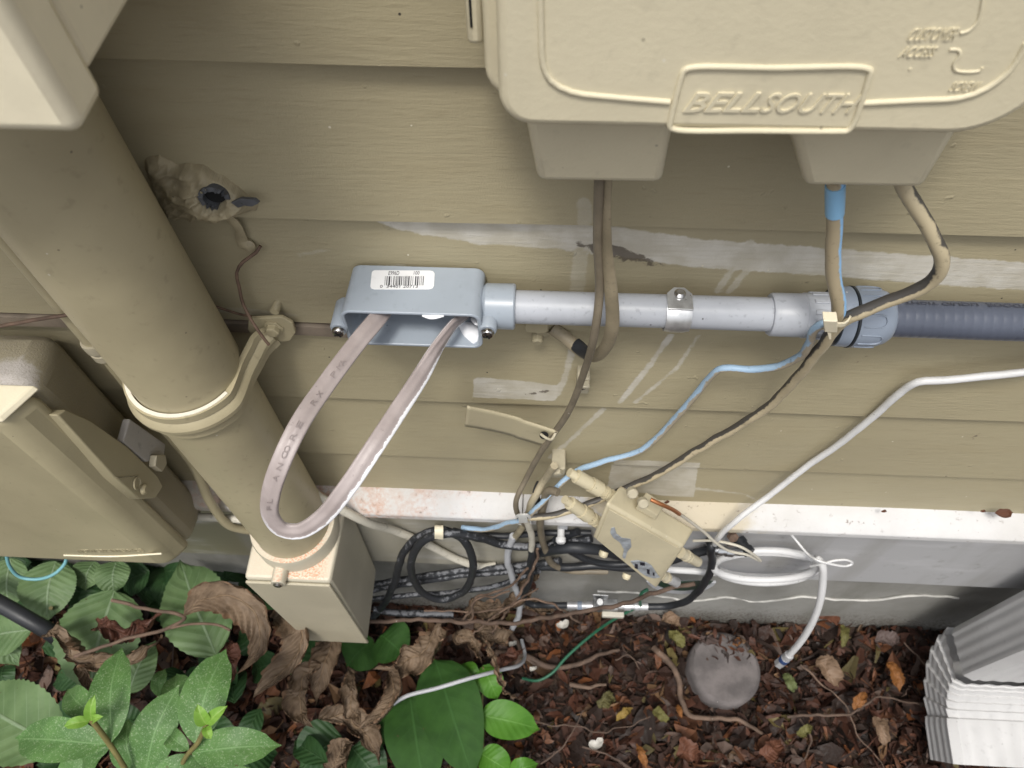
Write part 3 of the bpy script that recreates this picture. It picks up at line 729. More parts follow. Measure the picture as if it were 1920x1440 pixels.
tube('badge_frame', bd, 0.0012, M_cream2, cov, 10, closed=True, step=0.002)
text('lettering', 'BELL', P(1280, 209, YB - 0.0002), P(1422, 209, YB - 0.0002), (0, 0, 1), (P(1350, 173, YB) - P(1350, 209, YB)).z, 0.0012, M_cream2, cov, shear=0.38, bold=0.012, normal=(0, -1, 0))
text('lettering', 'SOUTH', P(1424, 210, YB - 0.0002), P(1604, 212, YB - 0.0002), (0, 0, 1), (P(1350, 173, YB) - P(1350, 209, YB)).z, 0.0011, M_cream2, cov, shear=0.38, normal=(0, -1, 0))
text('lettering', 'CUSTOMER', P(1700, 77, YB - 0.0001), P(1788, 75, YB - 0.0001), (0, 0, 1), (P(1740, 53, YB) - P(1740, 77, YB)).z, 0.0009, M_cream2, cov, shear=0.3, normal=(0, -1, 0))
text('lettering', 'ACCESS', P(1684, 107, YB - 0.0001), P(1750, 107, YB - 0.0001), (0, 0, 1), (P(1740, 87, YB) - P(1740, 107, YB)).z, 0.0009, M_cream2, cov, shear=0.3, normal=(0, -1, 0))
text('lettering', 'SCREW', P(1778, 171, YB - 0.0001), P(1832, 171, YB - 0.0001), (0, 0, 1), (P(1740, 153, YB) - P(1740, 171, YB)).z, 0.0009, M_cream2, cov, shear=0.3, normal=(0, -1, 0))
tube('raised_arrow', [P(a, b, YB) for a, b in ((1800, 62), (1815, 58), (1830, 45), (1838, 25), (1845, -20))], 0.0006, M_cream2, cov, 8, step=0.001)
tube('raised_arrow', [P(a, b, YB) for a, b in ((1780, 93), (1796, 93), (1800, 102), (1788, 120), (1792, 132), (1838, 132), (1842, 126))], 0.0006, M_cream2, cov, 8, step=0.001)
lathe('raised_dot', P(1706, 128, YB + 0.0005), (0, -1, 0), [(0, 0.0007), (0.0008, 0.0005)], M_cream2, cov, 8)
def port(tx0, tx1, bx0, bx1, zt, zbm, ty, by):
    return hexa('cable_port', [V(bx0, by, zbm), V(bx1, by, zbm + 0.0006), V(bx1, -0.012, zbm - 0.004), V(bx0, -0.012, zbm - 0.004),
                               V(tx0, ty, zt), V(tx1, ty, zt), V(tx1, -0.006, zt), V(tx0, -0.006, zt)], M_cream2, tb, 0.0042)
YP = -0.058
p_a, p_b = P(1008, 330, YP), P(1242, 348, YP)
port(P(978, 235, -0.066).x, P(1258, 262, -0.066).x, p_a.x, p_b.x, 0.9845, p_b.z, -0.066, YP)
p_a, p_b = P(1510, 352, YP), P(1738, 345, YP)
port(P(1452, 262, -0.066).x, P(1790, 262, -0.066).x, p_a.x, p_b.x, 0.9845, p_a.z, -0.066, YP)
hg = box('hinge_tab', -0.0335, -0.0266, -0.040, -0.022, 0.992, 1.08, M_cream2, tb, 0.0025)
box('slot', -0.0318, -0.0308, -0.0405, -0.0385, 1.0, 1.07, M_hole, hg, 0.0002)

# ---- grey conduit body (open access fitting)
lb = thing('conduit_fitting', 'grey plastic conduit body with open front, barcode sticker and two screws', 'conduit fitting', (-0.079, -0.02, 0.782))
bx0, bx1, bz0, bz1, by0, by1 = -0.1215, -0.0365, 0.7815, 0.8165, -0.003, -0.0405
o1, i1 = rrect(bx0, bx1, bz0, bz1, 0.0065, by0), rrect(bx0 + 0.0024, bx1 - 0.0024, bz0 + 0.0022, bz1 - 0.0022, 0.0045, by0 - 0.003)
n = len(o1); vs = o1 + [V(p.x - (0.0015 if p.x < -0.079 else 0), by1, p.z) for p in o1] + [V(p.x - (0.0015 if p.x < -0.079 else 0), by1, p.z) for p in i1] + i1
fs = [list(range(n))]
for k in range(3): fs += [[k * n + i, (k + 1) * n + i, (k + 1) * n + (i + 1) % n, k * n + (i + 1) % n] for i in range(n)]
fs.append([3 * n + i for i in range(n)][::-1])
shell = mesh_obj('shell', vs, fs, M_pvc, lb, bevel=0.0007)
lathe('hub', (-0.0370, -0.0205, 0.8005), (1, 0, 0), [(0, 0.0125), (0.002, 0.0145), (0.0195, 0.0147), (0.0205, 0.0138), (0.0205, 0.0108), (0.017, 0.0108)], M_pvc, lb, 40)
for (sx, sy, bxx) in ((635, 621, -1), (914, 624, 1)):
    c = P(sx, sy, -0.0425)
    e = lathe('screw_ear', (c.x, -0.018, c.z), (0, -1, 0), [(0, 0.0035), (0.003, 0.0055), (0.022, 0.0058), (0.0235, 0.005)], M_pvc, lb, 24)
    sw = lathe('screw', (c.x, -0.0405, c.z), (0, -1, 0.0), [(0, 0.0026), (0.0016, 0.0026), (0.0017, 0.0042), (0.0028, 0.0042), (0.0042, 0.0033), (0.0049, 0.0015)], M_chrome, lb, 24)
    for a in (0.5, 0.5 + math.pi / 2):
        d = V(math.cos(a), 0, math.sin(a)); q = V(-d.z, 0, d.x); c2 = V(c.x, -0.0452, c.z)
        prism('slot', [c2 - d * 0.0028 - q * 0.0005, c2 + d * 0.0028 - q * 0.0005, c2 + d * 0.0028 + q * 0.0005, c2 - d * 0.0028 + q * 0.0005], (0, -0.0003, 0), M_hole, sw, 0)
    xi = bx0 + 0.0005 if bxx < 0 else bx1 - 0.0005
    box('ear_web', min(c.x, xi), max(c.x, xi), -0.0385, -0.020, c.z - 0.0045, c.z + 0.0045, M_pvc, lb, 0.0008)
# sticker on the top face
ZT = 0.81665
sb = [G(a, b, ZT) for a, b in ((703, 507), (806, 507.5), (812, 509), (815, 513), (814, 536), (811, 541), (804, 543), (702, 543), (696, 541), (694.5, 537), (697, 512), (699, 508.5))]
lab = prism('barcode_sticker', sb, (0, 0, 0.00022), M_label, lb, 0)
bars = [(722, .8), (725.5, 1.6), (730, 3.0), (734, .7), (738.5, 1.6), (742, .7), (744, 1.4), (746.5, .9), (749.3, 2.2), (753, 1.5), (756.5, .8), (759, .8), (761, 1.3), (763.3, .9), (766.5, 2.2), (770.5, 1.0), (774, .7), (779.3, 2.2), (783.3, 2.2), (787, .7), (790, .8), (793.5, 1.4)]
for x, w in bars:
    prism('barcode_bar', [G(x - w / 2 - 0.6, 535, ZT + 0.0003), G(x + w / 2 - 0.6, 535, ZT + 0.0003), G(x + w / 2 + 0.6, 518, ZT + 0.0003), G(x - w / 2 + 0.6, 518, ZT + 0.0003)], (0, 0, 0.0001), M_ink, lab, 0)
text('printed_code', 'E996D', G(728, 515.5, ZT + 0.0003), G(748, 515.5, ZT + 0.0003), (0, 1, 0), 0.0032, 0.0001, M_ink, lab, normal=(0, 0, 1))
text('printed_code', '100', G(775.5, 515, ZT + 0.0003), G(786, 515, ZT + 0.0003), (0, 1, 0), 0.003, 0.0001, M_ink, lab, normal=(0, 0, 1))
text('printed_code', '0  34401 20713', G(712, 539.5, ZT + 0.0003), G(783, 539.5, ZT + 0.0003), (0, 1, 0), 0.0022, 0.0001, M_ink, lab, normal=(0, 0, 1))
# smear of white primer inside and on the rim
def smear(name, pts, r, parent, mat=M_foam):
    return sweep(name, pts, [(r * math.cos(a), r * 0.5 * math.sin(a)) for a in np.linspace(0, 2 * math.pi, 9)[:-1]], mat, parent, 0.0015, wob=0.0014, scale=lambda t: 0.35 + 0.9 * math.sin(math.pi * min(max(t, .02), .98)))
smear('primer_smear', [V(-0.072, -0.0408, 0.8150), V(-0.066, -0.0410, 0.8146), V(-0.060, -0.0408, 0.8150)], 0.0016, shell)
smear('primer_smear', [V(-0.068, -0.012, 0.795), V(-0.060, -0.0085, 0.800), V(-0.048, -0.0085, 0.797)], 0.006, shell)
smear('primer_smear', [V(-0.052, -0.022, 0.7842), V(-0.044, -0.028, 0.7840), V(-0.040, -0.036, 0.7842)], 0.005, shell)
smear('primer_smear', [V(-0.0392, -0.016, 0.788), V(-0.0392, -0.026, 0.795), V(-0.0392, -0.034, 0.80)], 0.004, shell)

# ---- straight grey pipe, its strap, the coupling, and the flexible conduit
ZP, YPp = 0.8005, -0.0205
x_c0, x_c1, x_n1 = P(1460, 582, -0.03).x, P(1583, 590, -0.03).x, P(1692, 592, -0.03).x
pp = lathe('grey_pipe', (-0.0175, YPp, ZP), (1, 0, 0), [(0, 0.0107), (0.05, 0.0107), (0.10, 0.0107), (x_c0 + 0.0175 + 0.006, 0.0107)], M_pvcpipe, None, 40)
tag(pp, 'straight grey plastic pipe between the conduit body and the coupling', 'pipe')
x_s0, x_s1 = P(1256, 575, -0.031).x, P(1305, 575, -0.031).x
ps = thing('metal_strap', 'shiny zinc strap clamped over the grey pipe', 'pipe strap', ((x_s0 + x_s1) / 2, YPp, ZP))
arc = []
for a in range(75, 291, 9):
    t = math.radians(a); arc.append(V((x_s0 + x_s1) / 2, YPp - 0.0118 * math.sin(math.radians(a - 90) + math.pi / 2) * 0 + 0.0118 * math.cos(t), ZP + 0.0118 * math.sin(t)))
wS = (x_s1 - x_s0) / 2
M_zincb = paint('bright_zinc', (0.62, 0.63, 0.64), 0.32, metal=0.75, var=0.25, scale=110, speck=0, bump=0.2, bscale=160)
sweep('strap_band', arc, [(-wS, -0.0006), (wS, -0.0006), (wS, 0.0006), (wS * 0.5, 0.0013), (-wS * 0.5, 0.0013), (-wS, 0.0006)], M_zincb, ps, 0.002, sidevec=V(1, 0, 0), smooth=40)
tz = ZP + 0.0122
prism('tab', [V(x_s0, -0.0285, tz - 0.0008), V(x_s1, -0.0285, tz - 0.0008), V(x_s1, -0.0165, tz), V(x_s1 - 0.0045, -0.0118, tz), V(x_s0 + 0.0045, -0.0118, tz), V(x_s0, -0.0165, tz)], (0, 0, 0.0011), M_zincb, ps, 0.0003)
lathe('screw', V((x_s0 + x_s1) / 2, -0.0175, tz + 0.0011), (0, 0, 1), [(0, 0.0036), (0.0012, 0.0036), (0.0024, 0.0022)], M_chrome, ps, 16)

cg = thing('conduit_connector', 'blue grey compression connector joining the pipe to the flexible conduit', 'connector', ((x_c0 + x_n1) / 2, YPp, ZP - 0.018))
lathe('sleeve', (x_c0, YPp, ZP), (1, 0, 0), [(0, 0.0109), (0, 0.0128), (0.0012, 0.0136), (0.020, 0.0138), (0.0205, 0.0142), (x_c1 - x_c0, 0.0142)], M_pvcpipe, cg, 48)
for k in range(12):
    a = 2 * math.pi * k / 12; d = V(0, math.cos(a), math.sin(a)); c = V(x_c0 + 0.032, YPp, ZP) + d * 0.0142
    q = V(0, -d.z, d.y)
    hexa('rib', [c + V(-0.008, 0, 0) - q * 0.0018, c + V(0.006, 0, 0) - q * 0.0018, c + V(0.006, 0, 0) + q * 0.0018, c + V(-0.008, 0, 0) + q * 0.0018,
                 c + V(-0.008, 0, 0) - q * 0.0013 + d * 0.0008, c + V(0.006, 0, 0) - q * 0.0013 + d * 0.0008, c + V(0.006, 0, 0) + q * 0.0013 + d * 0.0008, c + V(-0.008, 0, 0) + q * 0.0013 + d * 0.0008], M_pvcpipe, cg, 0.0003)
lathe('gasket', (x_c1 - 0.0035, YPp, ZP), (1, 0, 0), [(0, 0.0142), (0, 0.0168), (0.0035, 0.0180), (0.0040, 0.0160)], M_rubberdk, cg, 48)
lathe('ring', (x_c1 + 0.0003, YPp, ZP), (1, 0, 0), [(0, 0.016), (0, 0.0185), (0.0075, 0.0190), (0.008, 0.0182)], M_nut, cg, 48)
lathe('gasket', (x_c1 + 0.0080, YPp, ZP), (1, 0, 0), [(0, 0.0172), (0.0005, 0.0194), (0.0018, 0.0194), (0.0022, 0.0172)], M_rubberdk, cg, 48)
ln = x_n1 - x_c1 - 0.0105
nutp = lathe('nut', (x_c1 + 0.0102, YPp, ZP), (1, 0, 0), [(0, 0.017), (0, 0.0188), (ln * 0.35, 0.0190), (ln * 0.62, 0.0184), (ln * 0.84, 0.0166), (ln * 0.96, 0.0146), (ln, 0.0132), (ln, 0.0112)], M_nut, cg, 48)
for k in range(9):
    a = 2 * math.pi * (k + 0.4) / 9; d = V(0, math.cos(a), math.sin(a)); q = V(0, -d.z, d.y)
    pts = [V(x_c1 + 0.012 + ln * t, YPp, ZP) + (d * math.cos(s) + q * math.sin(s)) * r for t, s, r in ((0.0, 0.2, 0.01885), (0.3, 0.2, 0.0190), (0.5, 0.17, 0.0187), (0.56, 0.0, 0.0185), (0.5, -0.17, 0.0187), (0.3, -0.2, 0.0190), (0.0, -0.2, 0.01885))]
    tube('grip_rib', pts, 0.00055, M_nut, nutp, 6, step=0.002)
fxp = [(0, 0.0)]
prof = []; x = 0.0
while x < 0.9:
    prof += [(x, 0.0118), (x + 0.0040, 0.0119), (x + 0.0048, 0.01172), (x + 0.0054, 0.01172)]; x += 0.0058
fx = lathe('flexible_conduit', (x_n1 - 0.006, YPp, ZP), (1, 0.0, -0.004), prof, M_flex, None, 40, smooth=25)
tag(fx, 'dark blue grey ribbed flexible conduit running off to the right', 'flexible conduit')
t0 = x_n1 + 0.004
def on_top(x): return V(x, YPp + 0.0045, ZP + 0.01165)
M_inkflex = paint('conduit_print', (0.05, 0.055, 0.08), 0.5, speck=0, bump=0)
text('printed_lettering', 'OUTDOOR', on_top(t0 + 0.085), on_top(t0 + 0.050), (0, -0.93, 0.36), 0.0036, 0.0003, M_inkflex, fx, normal=(0, 0.36, 0.93))
text('printed_lettering', 'LIQUID TIGHT', on_top(t0 + 0.045), on_top(t0 + 0.001), (0, -0.93, 0.36), 0.0036, 0.0003, M_inkflex, fx, normal=(0, 0.36, 0.93))

# ---- caulk lump with a broken pipe in it
ck = thing('caulk_lump', 'wrinkled khaki caulk lump around a broken grey pipe end on the siding', 'caulk', P(380, 400, 0))
outl = np.array([[P(a, b, 0).x, P(a, b, 0).z] for a, b in ((271, 292), (300, 286), (332, 302), (382, 304), (430, 330), (488, 372), (484, 386), (452, 388), (425, 402), (395, 410), (345, 406), (312, 388), (290, 348), (274, 315))])
x0, x1, z0, z1 = outl[:, 0].min() - 0.004, outl[:, 0].max() + 0.004, outl[:, 1].min() - 0.004, outl[:, 1].max() + 0.004
nx, nz = 130, 80
gx_, gz_ = np.meshgrid(np.linspace(x0, x1, nx), np.linspace(z0, z1, nz), indexing='ij')
jit = np.array([[mnoise.noise(Vector((a * 160, b * 160, 3))) for b in gz_[0]] for a in gx_[:, 0]])
sd = poly_sdf(gx_, gz_, outl) + jit * 0.0016
hole = P(398, 375, -0.012)
hh = np.zeros(sd.shape)
for i in range(nx):
    for j in range(nz):
        p = Vector((gx_[i, j], gz_[i, j], 0)); q = Vector((p.x * 0.86 + p.y * 0.5, (p.y * 0.86 - p.x * 0.5) * 2.2, 0))
        r1 = 1 - abs(mnoise.noise(q * 55 + mnoise.noise_vector(p * 45) * 0.6)); r2 = 1 - abs(mnoise.noise(q * 120 + Vector((5, 3, 0)))); s = sd[i, j]
        base = 0.0085 * (1 - math.exp(-max(s, 0) / 0.005))
        hh[i, j] = base * (0.55 + 0.60 * r1 ** 2.5) + 0.0013 * r2 ** 5 * min(1, max(s, 0) / 0.003)
        d = math.hypot(p.x - hole.x, (p.y - hole.z) * 1.0)
        hh[i, j] += 0.006 * math.exp(-((d - 0.012) / 0.007) ** 2) * (1 if s > 0 else 0)
        if d < 0.0072: hh[i, j] = min(hh[i, j], 0.004)
        if s < 0: hh[i, j] = -0.008
zrel = (gz_ - 0.858)
zfun = np.where(zrel >= 0, -0.0040 + 0.077 * zrel, 0.0040 + 0.077 * zrel)
cvs = np.stack([gx_.ravel(), (zfun - hh + 0.0005).ravel(), gz_.ravel()], 1)
cfs = [[i * nz + j, (i + 1) * nz + j, (i + 1) * nz + j + 1, i * nz + j + 1] for i in range(nx - 1) for j in range(nz - 1) if max(hh[i, j], hh[i + 1, j], hh[i, j + 1], hh[i + 1, j + 1]) > 0]
M_caulk = paint('caulk_paint', (0.35, 0.30, 0.195), 0.55, var=0.2, scale=70, bump=0.4, bscale=260, grime=0.4)
mesh_obj('caulk', cvs, cfs, M_caulk, ck, smooth=180)
# broken tube: jagged open ring
ax = V(0.12, -0.95, 0.10).normalized(); u, w = frame(ax); vs, fs = [], []
NN = 40
for k in range(NN):
    a = 2 * math.pi * k / NN; d = u * math.cos(a) + w * math.sin(a)
    top = 0.5 + 0.5 * d.z
    L = 0.0138 + 0.0025 * top + 0.003 * mnoise.noise(Vector((k * 0.9, 1, 2))) - (0.007 if d.z < -0.3 and d.x > 0 else 0)
    b0 = V(hole.x, 0.002, hole.z)
    vs += [b0 + d * 0.0084, b0 + ax * L + d * 0.0086, b0 + ax * (L + 0.0004) + d * 0.0060, b0 + d * 0.0060]
for k in range(NN):
    k2 = (k + 1) % NN
    for j in range(3): fs.append([k * 4 + j, k * 4 + j + 1, k2 * 4 + j + 1, k2 * 4 + j])
M_pvcdk = paint('broken_pvc', (0.095, 0.10, 0.11), 0.6, var=0.35, scale=120, speck=0.6)
st_ = mesh_obj('broken_pipe', vs, fs, M_pvcdk, ck, smooth=40)
lathe('pipe_hole', (hole.x, 0.0, hole.z), tuple(ax), [(0, 0.0059), (0.0085, 0.0059)], M_hole, st_, 20)
shp = [P(a, b, -0.013) for a, b in ((432, 380), (450, 373), (476, 375), (484, 382), (472, 388), (458, 386), (446, 390))]
prism('pipe_shard', shp, (0.0005, 0.003, -0.0008), M_pvcdk, ck, 0.0004)
drip = [P(a, b, Y) for a, b, Y in ((418, 398, -0.004), (438, 412, -0.001), (448, 425, 0), (452, 445, 0.001), (462, 458, 0), (466, 470, -0.001))]
sweep('caulk_drip', drip, [(0.0042 * math.cos(a) * (1 + 0.2 * math.sin(3 * a)), 0.0024 * math.sin(a)) for a in np.linspace(0, 2 * math.pi, 13)[:-1]], M_caulk, ck, 0.001, wob=0.0026, sidevec=V(1, 0, 0), scale=[0.7, 0.8, 0.6, 1.0, 1.2, 0.7])
rw = [P(a, b, Y) for a, b, Y in ((487, 461, -0.003), (478, 474, -0.005), (455, 492, -0.008), (444, 512, -0.010), (447, 535, -0.012), (456, 572, -0.014), (470, 602, -0.021), (488, 628, -0.026), (505, 648, -0.028))]
o = tube('rusty_wire', rw, 0.0011, M_rust, None, 8, wob=0.0006)
tag(o, 'thin rusty wire hanging from the caulk lump over the strap flange', 'wire')
o = tube('rusty_wire', [P(a, b, Y) for a, b, Y in ((395, 572, -0.010), (420, 580, -0.010), (445, 588, -0.011), (470, 593, -0.016))], 0.0009, M_rust, None, 8)
tag(o, 'short dark wire between the thick conduit and the strap flange', 'wire')
o = tube('rusty_wire', [P(a, b, Y) for a, b, Y in ((-60, 622, -0.03), (0, 611, -0.03), (60, 600, -0.028), (110, 592, -0.027), (165, 585, -0.022))], 0.0013, M_rust, None, 8, wob=0.0005)
tag(o, 'thin pinkish wire above the cable box at the left edge', 'wire')
fcp = [(0.0052, 0.0022), (0.0060, 0.0), (0.0052, -0.0022), (0.0, -0.0026), (-0.0052, -0.0022), (-0.006, 0), (-0.0052, 0.0022), (0, 0.0026)]
o = sweep('flat_cable', [V(-0.9, -0.0035, 0.7455), V(-0.5, -0.0035, 0.7465), V(-0.33, -0.0035, 0.7475), V(-0.2, -0.0032, 0.7475), V(-0.125, -0.0035, 0.7455), V(-0.095, -0.0035, 0.7465)], fcp, paint('faded_brown_cable', (0.24, 0.195, 0.15), 0.6, var=0.3, scale=40), None, 0.01, sidevec=V(0, 0, 1))
tag(o, 'flat brown cable tucked under the clapboard edge left of the conduit body', 'cable')

# ================================================================== CABLES
def view_side(p, t):
    return t.cross((p - CAM).normalized())
def pts3(*q): return [P(a, b, y) for a, b, y in q]
# flat pinkish building cable looping out of the conduit body
def mat_uf():
    b = NB('pinkish_grey_cable')
    al, ar = b.attr('along'), b.attr('around'); n1 = b.noise(40, 4); n2 = b.noise(150, 5, 0.7); n4 = b.noise(14, 2)
    c = b.mix(b.rng(n1, 0.3, 0.7), (0.315, 0.268, 0.258), (0.395, 0.342, 0.332))
    edge = b.rng(b.m('ABSOLUTE', b.m('SUBTRACT', ar, 0.5)), 0.24, 0.05)
    f = b.m('MULTIPLY', b.rng(al, 0.44, 0.52), b.rng(b.m('ADD', edge, b.m('MULTIPLY_ADD', b.m('SUBTRACT', n2, 0.5), 1.1, b.m('MULTIPLY', b.m('SUBTRACT', n4, 0.5), 1.2))), 0.42, 0.56))
    c = b.mix(b.m('MULTIPLY', f, 0.95), c, (0.78, 0.79, 0.82))
    c = b.mix(b.m('MULTIPLY', b.rng(n2, 0.60, 0.72), 0.45), c, (0.13, 0.11, 0.10))
    b.bump(n2, 0.35, 0.0008)
    return b.end(c, 0.46)
M_uf = mat_uf()
ufp = []
for k in range(28):
    a = 2 * math.pi * k / 28
    u = 0.0055 * math.cos(a); v0 = 0.0023 * (abs(math.sin(a)) ** 0.6) * (1 if math.sin(a) >= 0 else -1)
    v0 *= (0.88 + 0.14 * math.cos(u / 0.0055 * math.pi * 2))
    ufp.append((u, v0))
loop = pts3((735, 560, -0.012), (712, 592, -0.038), (672, 640, -0.060), (612, 720, -0.092), (560, 798, -0.122), (525, 872, -0.142), (508, 925, -0.152), (508, 968, -0.157),
            (528, 992, -0.160), (560, 996, -0.160), (602, 972, -0.155), (650, 915, -0.144), (702, 838, -0.124), (750, 765, -0.098), (792, 700, -0.073), (822, 648, -0.054), (848, 612, -0.040), (880, 585, -0.015))
uf = sweep('flat_cable', loop, ufp, M_uf, None, 0.003, sidevec=view_side, smooth=70,
           twist=[0, 0, 3, 6, 10, 14, 24, 38, 44, 38, 26, 14, 8, 6, 26, 55, 66, 66])
tag(uf, 'flat pinkish grey cable hanging in a loop out of the open conduit body', 'cable')

M_ufink = paint('cable_print', (0.285, 0.242, 0.233), 0.6, speck=0, bump=0, grime=0)
def print_on_cable(word, t0, gap, h):
    c, _ = spline(loop, 0.003); L = [0]
    for i in range(1, len(c)): L.append(L[-1] + (c[i] - c[i - 1]).length)
    for k, ch in enumerate(word):
        if ch == ' ': continue
        d = t0 + gap * k; i = next(q for q in range(len(L)) if L[q] >= d)
        t = (c[i - 2] - c[i + 2]).normalized(); p = c[i]; sv = view_side(p, t).normalized(); n_ = sv.cross(t).normalized()
        if n_.dot(CAM - p) < 0: n_ = -n_
        a = math.radians(8); upv = t.cross(n_).normalized(); upv = upv if upv.x < 0 or upv.z > 0 else -upv
        base = p + n_ * 0.00285 - upv * h * 0.5
        text('printed_letter', ch, base - t * -gap * -0.36, base + t * gap * 0.36, upv, h, 0.0001, M_ufink, uf, normal=n_)
print_on_cable('AMP  XR  EROCNA  LF', 0.070, 0.0056, 0.0027)
# cables from the left port of the telephone box
o = tube('phone_cable', pts3((1124, 330, -0.040), (1123, 360, -0.040), (1121, 450, -0.038), (1124, 550, -0.041), (1114, 630, -0.046), (1096, 695, -0.040), (1064, 775, -0.030), (1017, 843, -0.026), (988, 895, -0.024), (968, 938, -0.034), (972, 968, -0.036), (985, 985, -0.034)), 0.0026, M_browncab)
tag(o, 'thin brown phone cable from the left port down to the white tie', 'cable')
M_flatph = paint('tan_drop_cable', (0.255, 0.215, 0.145), 0.5, grime=0.6, var=0.25, scale=45)
fp = [(0.0046 * math.cos(a), 0.0021 * math.sin(a) * (1 - 0.25 * math.cos(2 * a))) for a in np.linspace(0, 2 * math.pi, 19)[:-1]]
o = sweep('drop_cable', pts3((1140, 330, -0.040), (1138, 370, -0.040), (1138, 460, -0.040), (1146, 550, -0.0425), (1148, 610, -0.044), (1136, 650, -0.040), (1112, 668, -0.030), (1085, 655, -0.018), (1062, 634, -0.010), (1035, 615, -0.006)), fp, M_flatph, None, 0.003, sidevec=view_side,
          twist=[50, 50, 35, 10, 5, -15, -20, -10, -5, 0], scale=[0.65, 0.65, 0.7, 0.85, 0.9, 0.9, 0.9, 0.95, 1, 1])
tag(o, 'flat tan drop cable folding back under the grey pipe', 'cable')
tar = sweep('tar_patch', pts3((1104, 666, -0.0275), (1090, 657, -0.021), (1075, 645, -0.0145)), [(0.0049 * math.cos(a), 0.0027 * math.sin(a)) for a in np.linspace(0, 2 * math.pi, 15)[:-1]], M_black, o, 0.001, sidevec=view_side, twist=[-20, -14, -8], wob=0.0012)
# clip below the pipe
cl = thing('cable_clip', 'khaki painted cable clip just below the grey pipe', 'cable clip', P(1005, 622, 0))
prism('clip_plate', pts3((985, 604, -0.016), (1028, 606, -0.016), (1028, 622, -0.016), (1020, 626, -0.016), (990, 624, -0.016), (984, 620, -0.016)), (0, 0.010, 0), M_khaki, cl, 0.0008)
lathe('nail_head', P(1008, 626, -0.006), (0, -1, -0.2), [(0, 0.0042), (0.006, 0.0042), (0.0072, 0.003)], M_khaki, cl, 14)
prism('wing', pts3((1010, 620, -0.012), (1034, 626, -0.008), (1018, 638, -0.006), (1000, 634, -0.008)), (0, 0.0022, 0), M_khaki, cl, 0.0004)
cl = thing('cable_clip', 'cream cable clip behind the brown phone cable below the drop cable fold', 'cable clip', P(1093, 714, 0))
cc = P(1093, 700, 0)
box('clip_block', cc.x - 0.0048, cc.x + 0.0048, -0.012, 0.004, cc.z - 0.0105, cc.z + 0.010, M_beige, cl, 0.0012)
lathe('nail_head', (cc.x - 0.0006, -0.0122, cc.z + 0.002), (0, -1, 0.2), [(0, 0.0036), (0.0016, 0.0036), (0.0022, 0.0026)], M_chrome, cl, 14)
box('hook', cc.x - 0.0040, cc.x + 0.0044, -0.0185, -0.0122, cc.z + 0.0065, cc.z + 0.0098, M_beige, cl, 0.0010)

# blue cable and tan/black cable from the right port
o = tube('blue_cable', pts3((1567, 335, -0.044), (1566, 370, -0.044), (1563, 430, -0.044), (1560, 480, -0.045), (1563, 525, -0.047), (1572, 570, -0.0485), (1571, 604, -0.0490)), 0.0040, M_bluetop, None, 14, wob=0.0006)
cu_ = o
tag(o, 'upright painted blue cable from the right port to the cream tie', 'cable')
sl_ = tube('bare_blue_band', pts3((1566.5, 346, -0.044), (1566, 370, -0.044), (1564.5, 403, -0.044)), 0.0046, paint('bright_blue_jacket', (0.24, 0.47, 0.70), 0.4), o, 14, wob=0.0006)
o = tube('blue_cable', pts3((1568, 612, -0.0475), (1548, 606, -0.0475), (1528, 618, -0.0465), (1516, 645, -0.043), (1500, 668, -0.038), (1462, 684, -0.030), (1405, 692, -0.024), (1365, 690, -0.021), (1348, 692, -0.020), (1325, 715, -0.018), (1285, 762, -0.016), (1235, 818, -0.015), (1190, 850, -0.016), (1135, 866, -0.018), (1080, 885, -0.022), (1035, 922, -0.034), (1003, 955, -0.040), (984, 972, -0.041), (950, 982, -0.036), (905, 993, -0.028), (868, 989, -0.022)), 0.0027, M_blue, None, 12, wob=0.0007)
tag(o, 'light blue cable sloping down the siding between the two ties', 'cable')
o = tube('tan_cable', pts3((1684, 332, -0.046), (1692, 352, -0.046), (1722, 400, -0.050), (1756, 458, -0.054), (1766, 492, -0.055), (1748, 530, -0.054), (1700, 556, -0.0525), (1640, 578, -0.0515), (1590, 598, -0.0510), (1562, 622, -0.0485), (1535, 655, -0.043), (1500, 702, -0.034), (1455, 750, -0.026), (1400, 792, -0.022), (1330, 832, -0.020), (1260, 872, -0.020), (1200, 905, -0.022), (1150, 928, -0.030), (1090, 950, -0.038), (1035, 964, -0.042), (985, 969, -0.042)), 0.0037, M_tanblk, None, 14, wob=0.0009, scale=lambda t: 1.02 - 0.14 * t)
tag(o, 'tan cable with worn black patches curving from the right port to the white tie', 'cable')
z1_ = thing('cable_tie', 'cream cable tie bundling cables in front of the connector', 'cable tie', P(1557, 625, -0.055))
hexa('tie_head', [P(1544, 602, -0.0630), P(1571, 603, -0.0630), P(1570, 624, -0.0610), P(1546, 623, -0.0610), P(1544, 602, -0.0630) + V(0, 0.006, 0.001), P(1571, 603, -0.0630) + V(0, 0.006, 0.001), P(1570, 624, -0.0610) + V(0, 0.006, 0.001), P(1546, 623, -0.0610) + V(0, 0.006, 0.001)], M_tie, z1_, 0.0005)
sweep('tie_loop', pts3((1550, 612, -0.0530), (1560, 608, -0.0560), (1583, 608, -0.0570), (1592, 598, -0.0540), (1586, 592, -0.046), (1560, 602, -0.0405), (1545, 612, -0.0450)), [(-0.0016, -0.0005), (0.0016, -0.0005), (0.0016, 0.0005), (-0.0016, 0.0005)], M_tie, z1_, 0.0015, sidevec=V(0, 0, 1), closed=True)
prism('tie_tail', pts3((1551, 622, -0.0590), (1558, 622, -0.0590), (1558, 634, -0.0590), (1554, 634, -0.0590)), (0, -0.001, 0), M_tie, z1_, 0.0002)
z2_ = thing('cable_tie', 'white cable tie where the blue and tan cables meet at the ledge', 'cable tie', P(980, 982, -0.046))
